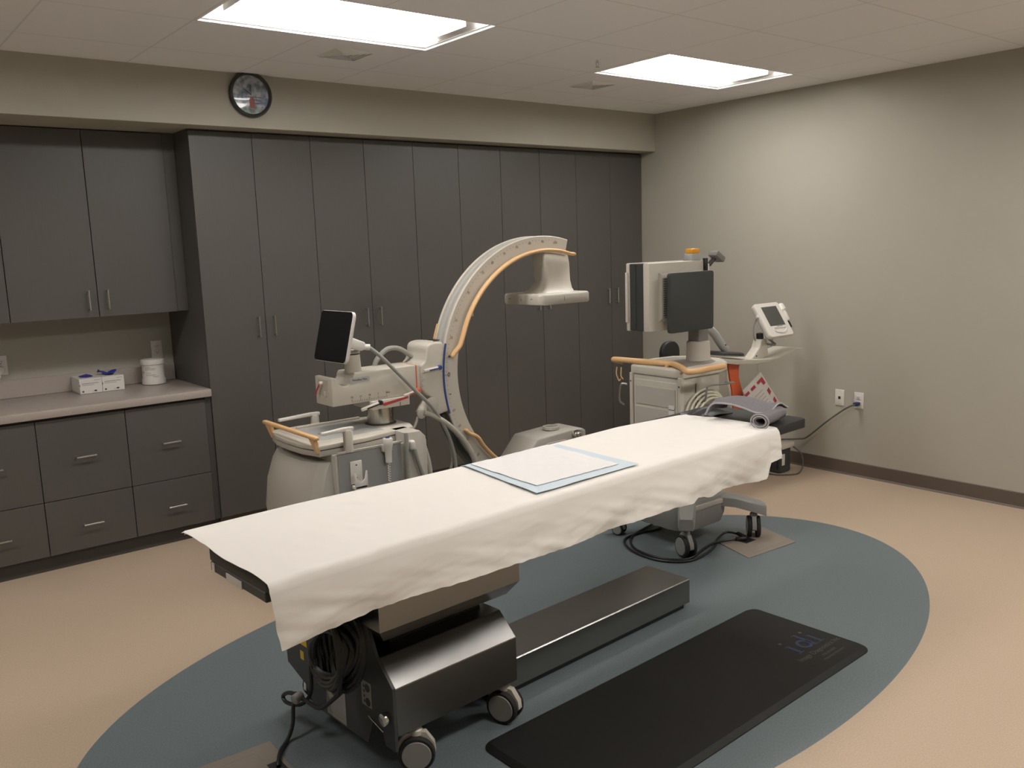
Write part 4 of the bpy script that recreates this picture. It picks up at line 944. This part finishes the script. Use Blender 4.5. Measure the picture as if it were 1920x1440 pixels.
b = B(); b.loft([[(4.735, 3.60, .885), (4.875, 3.60, .885), (4.875, 3.625, .885), (4.735, 3.625, .885)], [(4.745, 3.60, .86), (4.855, 3.60, .86), (4.855, 3.625, .86), (4.745, 3.625, .86)], [(4.765, 3.60, .78), (4.855, 3.60, .78), (4.855, 3.625, .78), (4.765, 3.625, .78)],
                 [(4.79, 3.60, .66), (4.905, 3.60, .66), (4.905, 3.625, .66), (4.79, 3.625, .66)], [(4.92, 3.68, .35), (5.04, 3.68, .35), (5.04, 3.72, .35), (4.92, 3.72, .35)], [(5.08, 3.79, .09), (5.20, 3.79, .09), (5.20, 3.85, .09), (5.08, 3.85, .09)]])
po = b.build('post', M_orange, S, ang=30)
b = B(); b.tube([(4.729, 3.615, .885), (4.739, 3.615, .84), (4.758, 3.615, .76), (4.782, 3.615, .66), (4.912, 3.695, .35), (5.07, 3.81, .09)], .008, 8, 4); b.build('post_edge', M_cream, po)
for k in range(5):
    a = math.radians(72*k+50); c_, s_ = math.cos(a), math.sin(a)
    B().tube([(5.14, 3.83, .10), (5.14+.10*c_, 3.83+.10*s_, .09), (5.14+.19*c_, 3.83+.19*s_, .07)], .02, 10, 3).build('foot', M_cream2, S)
    caster(5.14+.19*c_, 3.83+.19*s_, .025, a, S, True, M_dgrey, M_rubber, M_dgrey, .06)
B().cyl((5.14, 3.83, .06), (5.14, 3.83, .13), .06, bev=.01).build('foot_hub', M_cream2, S)
B().prism([(4.97, .895), (5.00, .91), (5.07, .965), (5.095, 1.02), (5.155, 1.02), (5.17, .95), (5.18, .90), (5.12, .885)], 'y', 3.59, 3.66, .008, 3).build('monitor_neck', M_cream, S, ang=45)
b = B(); b.cyl((5.03, 3.588, .905), (5.03, 3.5885, .905), .004, n=10); B().cyl((5.035, 3.59, .912), (5.035, 3.586, .912), .005, n=10).build('neck_screw', M_black, S)
B().cyl((5.125, 3.625, 1.02), (5.12, 3.625, 1.06), .024, bev=.004).build('neck_joint', M_black, S)
# tilted device: leans left, faces the camera
dc = Vector((5.195, 3.56, 1.155)); rx = Vector((math.cos(math.radians(-12)), math.sin(math.radians(-12))*1.0, .0))
lean = math.radians(18); rx = Vector((1, -.03, .0)).normalized(); ux = Vector((0, .55, .835)); ux = (ux-rx*ux.dot(rx)).normalized(); nx = rx.cross(ux)
DM = Matrix((rx, ux, nx)).transposed().to_4x4(); DM.translation = dc
b = B(); o_ = rrect(0, 0, .268, .268, .022, 5)
b.loft([[(p[0]*.86, p[1]*.9, -.05) for p in o_], [(p[0]*.97, p[1]*.98, -.035) for p in o_], [(p[0], p[1], -.01) for p in o_], [(p[0]*.97, p[1]*.97, 0) for p in o_]])
dv = b.build('device_monitor', M_white, S, xf=DM, ang=45)
B().box(-.078, .088, -.050, .100, .0, .0015).build('device_screen', M_lcd, dv, xf=DM, smooth=False)
b = B(); b.tube([(-.055, -.075, .002), (-.05, -.095, .002), (.03, -.108, .002), (.07, -.085, .002), (.06, -.070, .002), (-.045, -.066, .002), (-.055, -.075, .002)], .003, 6, 3); b.build('button_bezel', M_white, dv, xf=DM)
B().box(-.01, .05, -.058, -.054, .0, .0006).build('device_print', M_mgrey, dv, xf=DM, smooth=False)
B().cyl((-.145, .04, -.02), (-.128, .04, -.02), .010, bev=.002).build('side_knob', M_white, dv, xf=DM)
pb = B().lathe([(.020, .0), (.026, .01), (.028, .05), (.020, .062), (.020, .07), (.018, .125), (.012, .135)], (.155, .115, -.012), (0, -1, 0), 18).build('probe', M_white, S, xf=DM)
B().tube([(.155, -.02, -.012), (.16, -.045, -.012), (.162, -.07, -.015)], .006, 8, 4).build('probe_lead', M_black, pb, xf=DM)
b = B(); b.tube([(5.16, 3.60, 1.03), (5.22, 3.595, .995), (5.255, 3.59, .972), (5.20, 3.59, .975), (5.15, 3.595, .985)], .007, 8, 4); b.build('loose_lead', M_mgrey, S)
b = B(); b.tube([(5.09, 3.63, 1.16), (5.07, 3.64, 1.11), (5.075, 3.64, 1.04), (5.10, 3.64, 1.0)], .005, 8, 4); b.build('loose_lead', M_ghose, S)
b = B(); b.tube([(5.30, 3.66, 1.03), (5.32, 3.66, .99), (5.30, 3.66, .945)], .006, 8, 4); b.build('loose_lead', M_ghose, S)
B().tube([(5.01, 3.56, .872), (5.01, 3.555, .85), (5.012, 3.55, .825), (5.00, 3.55, .815), (4.995, 3.55, .83)], .004, 6, 4).build('bag_hook', M_cream2, S)

# clear bag with red-dashed border hanging from the hook
t = thing('marked_bag', 'clear plastic bag with red dashed border hanging under the stand tray', 'bag', (5.02, 3.52, .60))
A = Vector((5.022, 3.548, .806)); ea = Vector((5.275, 3.50, .475))-A; ea = ea*1.12; eb = Vector((4.862, 3.548, .722))-A; eb = eb*1.0
L1 = ea.length; L2 = eb.length
def bagf(u, v, off=0):
    p = A+ea*u+eb*v*1.25; nn = ea.cross(eb).normalized()
    if nn.y > 0: nn = -nn
    return p + nn*(off + .010*math.sin(u*PI)*math.sin(v*PI)) 
bb = B(); bb.grid(lambda u, v: bagf(u, v, .0), 12, 10, .004); bag = bb.build('bag_film', M_clear, t, ang=60)
b = B()
def patch(u0, u1, v0, v1, sk=0):
    vs = [b.bm.verts.new(bagf(u, v, .006)) for u, v in ((u0, v0), (u1, v0), (u1+sk, v1), (u0+sk, v1))]; b.bm.faces.new(vs)
for u in (.28, .47, .66, .85): patch(u, u+.09, .07, .20, .02)
patch(.07, .19, .07, .20); patch(.07, .115, .20, .38)
for v in (.50, .82): patch(.07, .12, v, v+.22)
b.build('red_dashes', M_stripe, bag, smooth=False)
b = B()
for k in range(6): patch(.22+k*.06, .235+k*.06, .35, .75-.1*(k % 2))
b.build('faint_print', mat('faint_print', (.42, .36, .33), .5), bag, smooth=False)

# power unit on the floor by the wall and its cord to the outlet
t = thing('power_unit', 'small black power unit with beige top by the right wall, corded to the outlet', 'power unit', (5.45, 3.70, 0))
pu = B().box(5.385, 5.515, 3.62, 3.80, .004, .185, .012).build('unit_case', M_dgrey, t)
B().box(5.37, 5.53, 3.60, 3.82, .185, .225, .008).build('unit_top', M_cream, t)
b = B()
for k in range(3): b.box(5.383, 5.3855, 3.64+k*.055, 3.652+k*.055, .03, .16)
b.build('unit_ribs', M_black, pu, smooth=False)
B().box(5.40, 5.435, 3.6175, 3.6205, .06, .145, .002, 1).build('unit_label', M_paper, t)
b = B(); b.tube([(RX-.055, 3.206, .531), (5.63, 3.235, .515), (5.62, 3.30, .468), (5.60, 3.39, .39), (5.60, 3.47, .318), (5.59, 3.545, .252), (5.575, 3.60, .236), (5.50, 3.68, .233), (5.42, 3.74, .233)], .006, 8, 6); wc = b.build('wall_cord', M_cord, t)
B().box(RX-.058, RX-.0095, 3.188, 3.224, .517, .545, .008).build('plug', M_bplug, wc)
b = B(); b.tube([(5.51, 3.60, .19), (5.525, 3.54, .14), (5.53, 3.53, .05), (5.48, 3.53, .008), (5.41, 3.545, .0065), (5.33, 3.62, .0065), (5.33, 3.72, .0065), (5.36, 3.80, .0065)], .0055, 8, 6); b.build('floor_cord', M_cord, t)
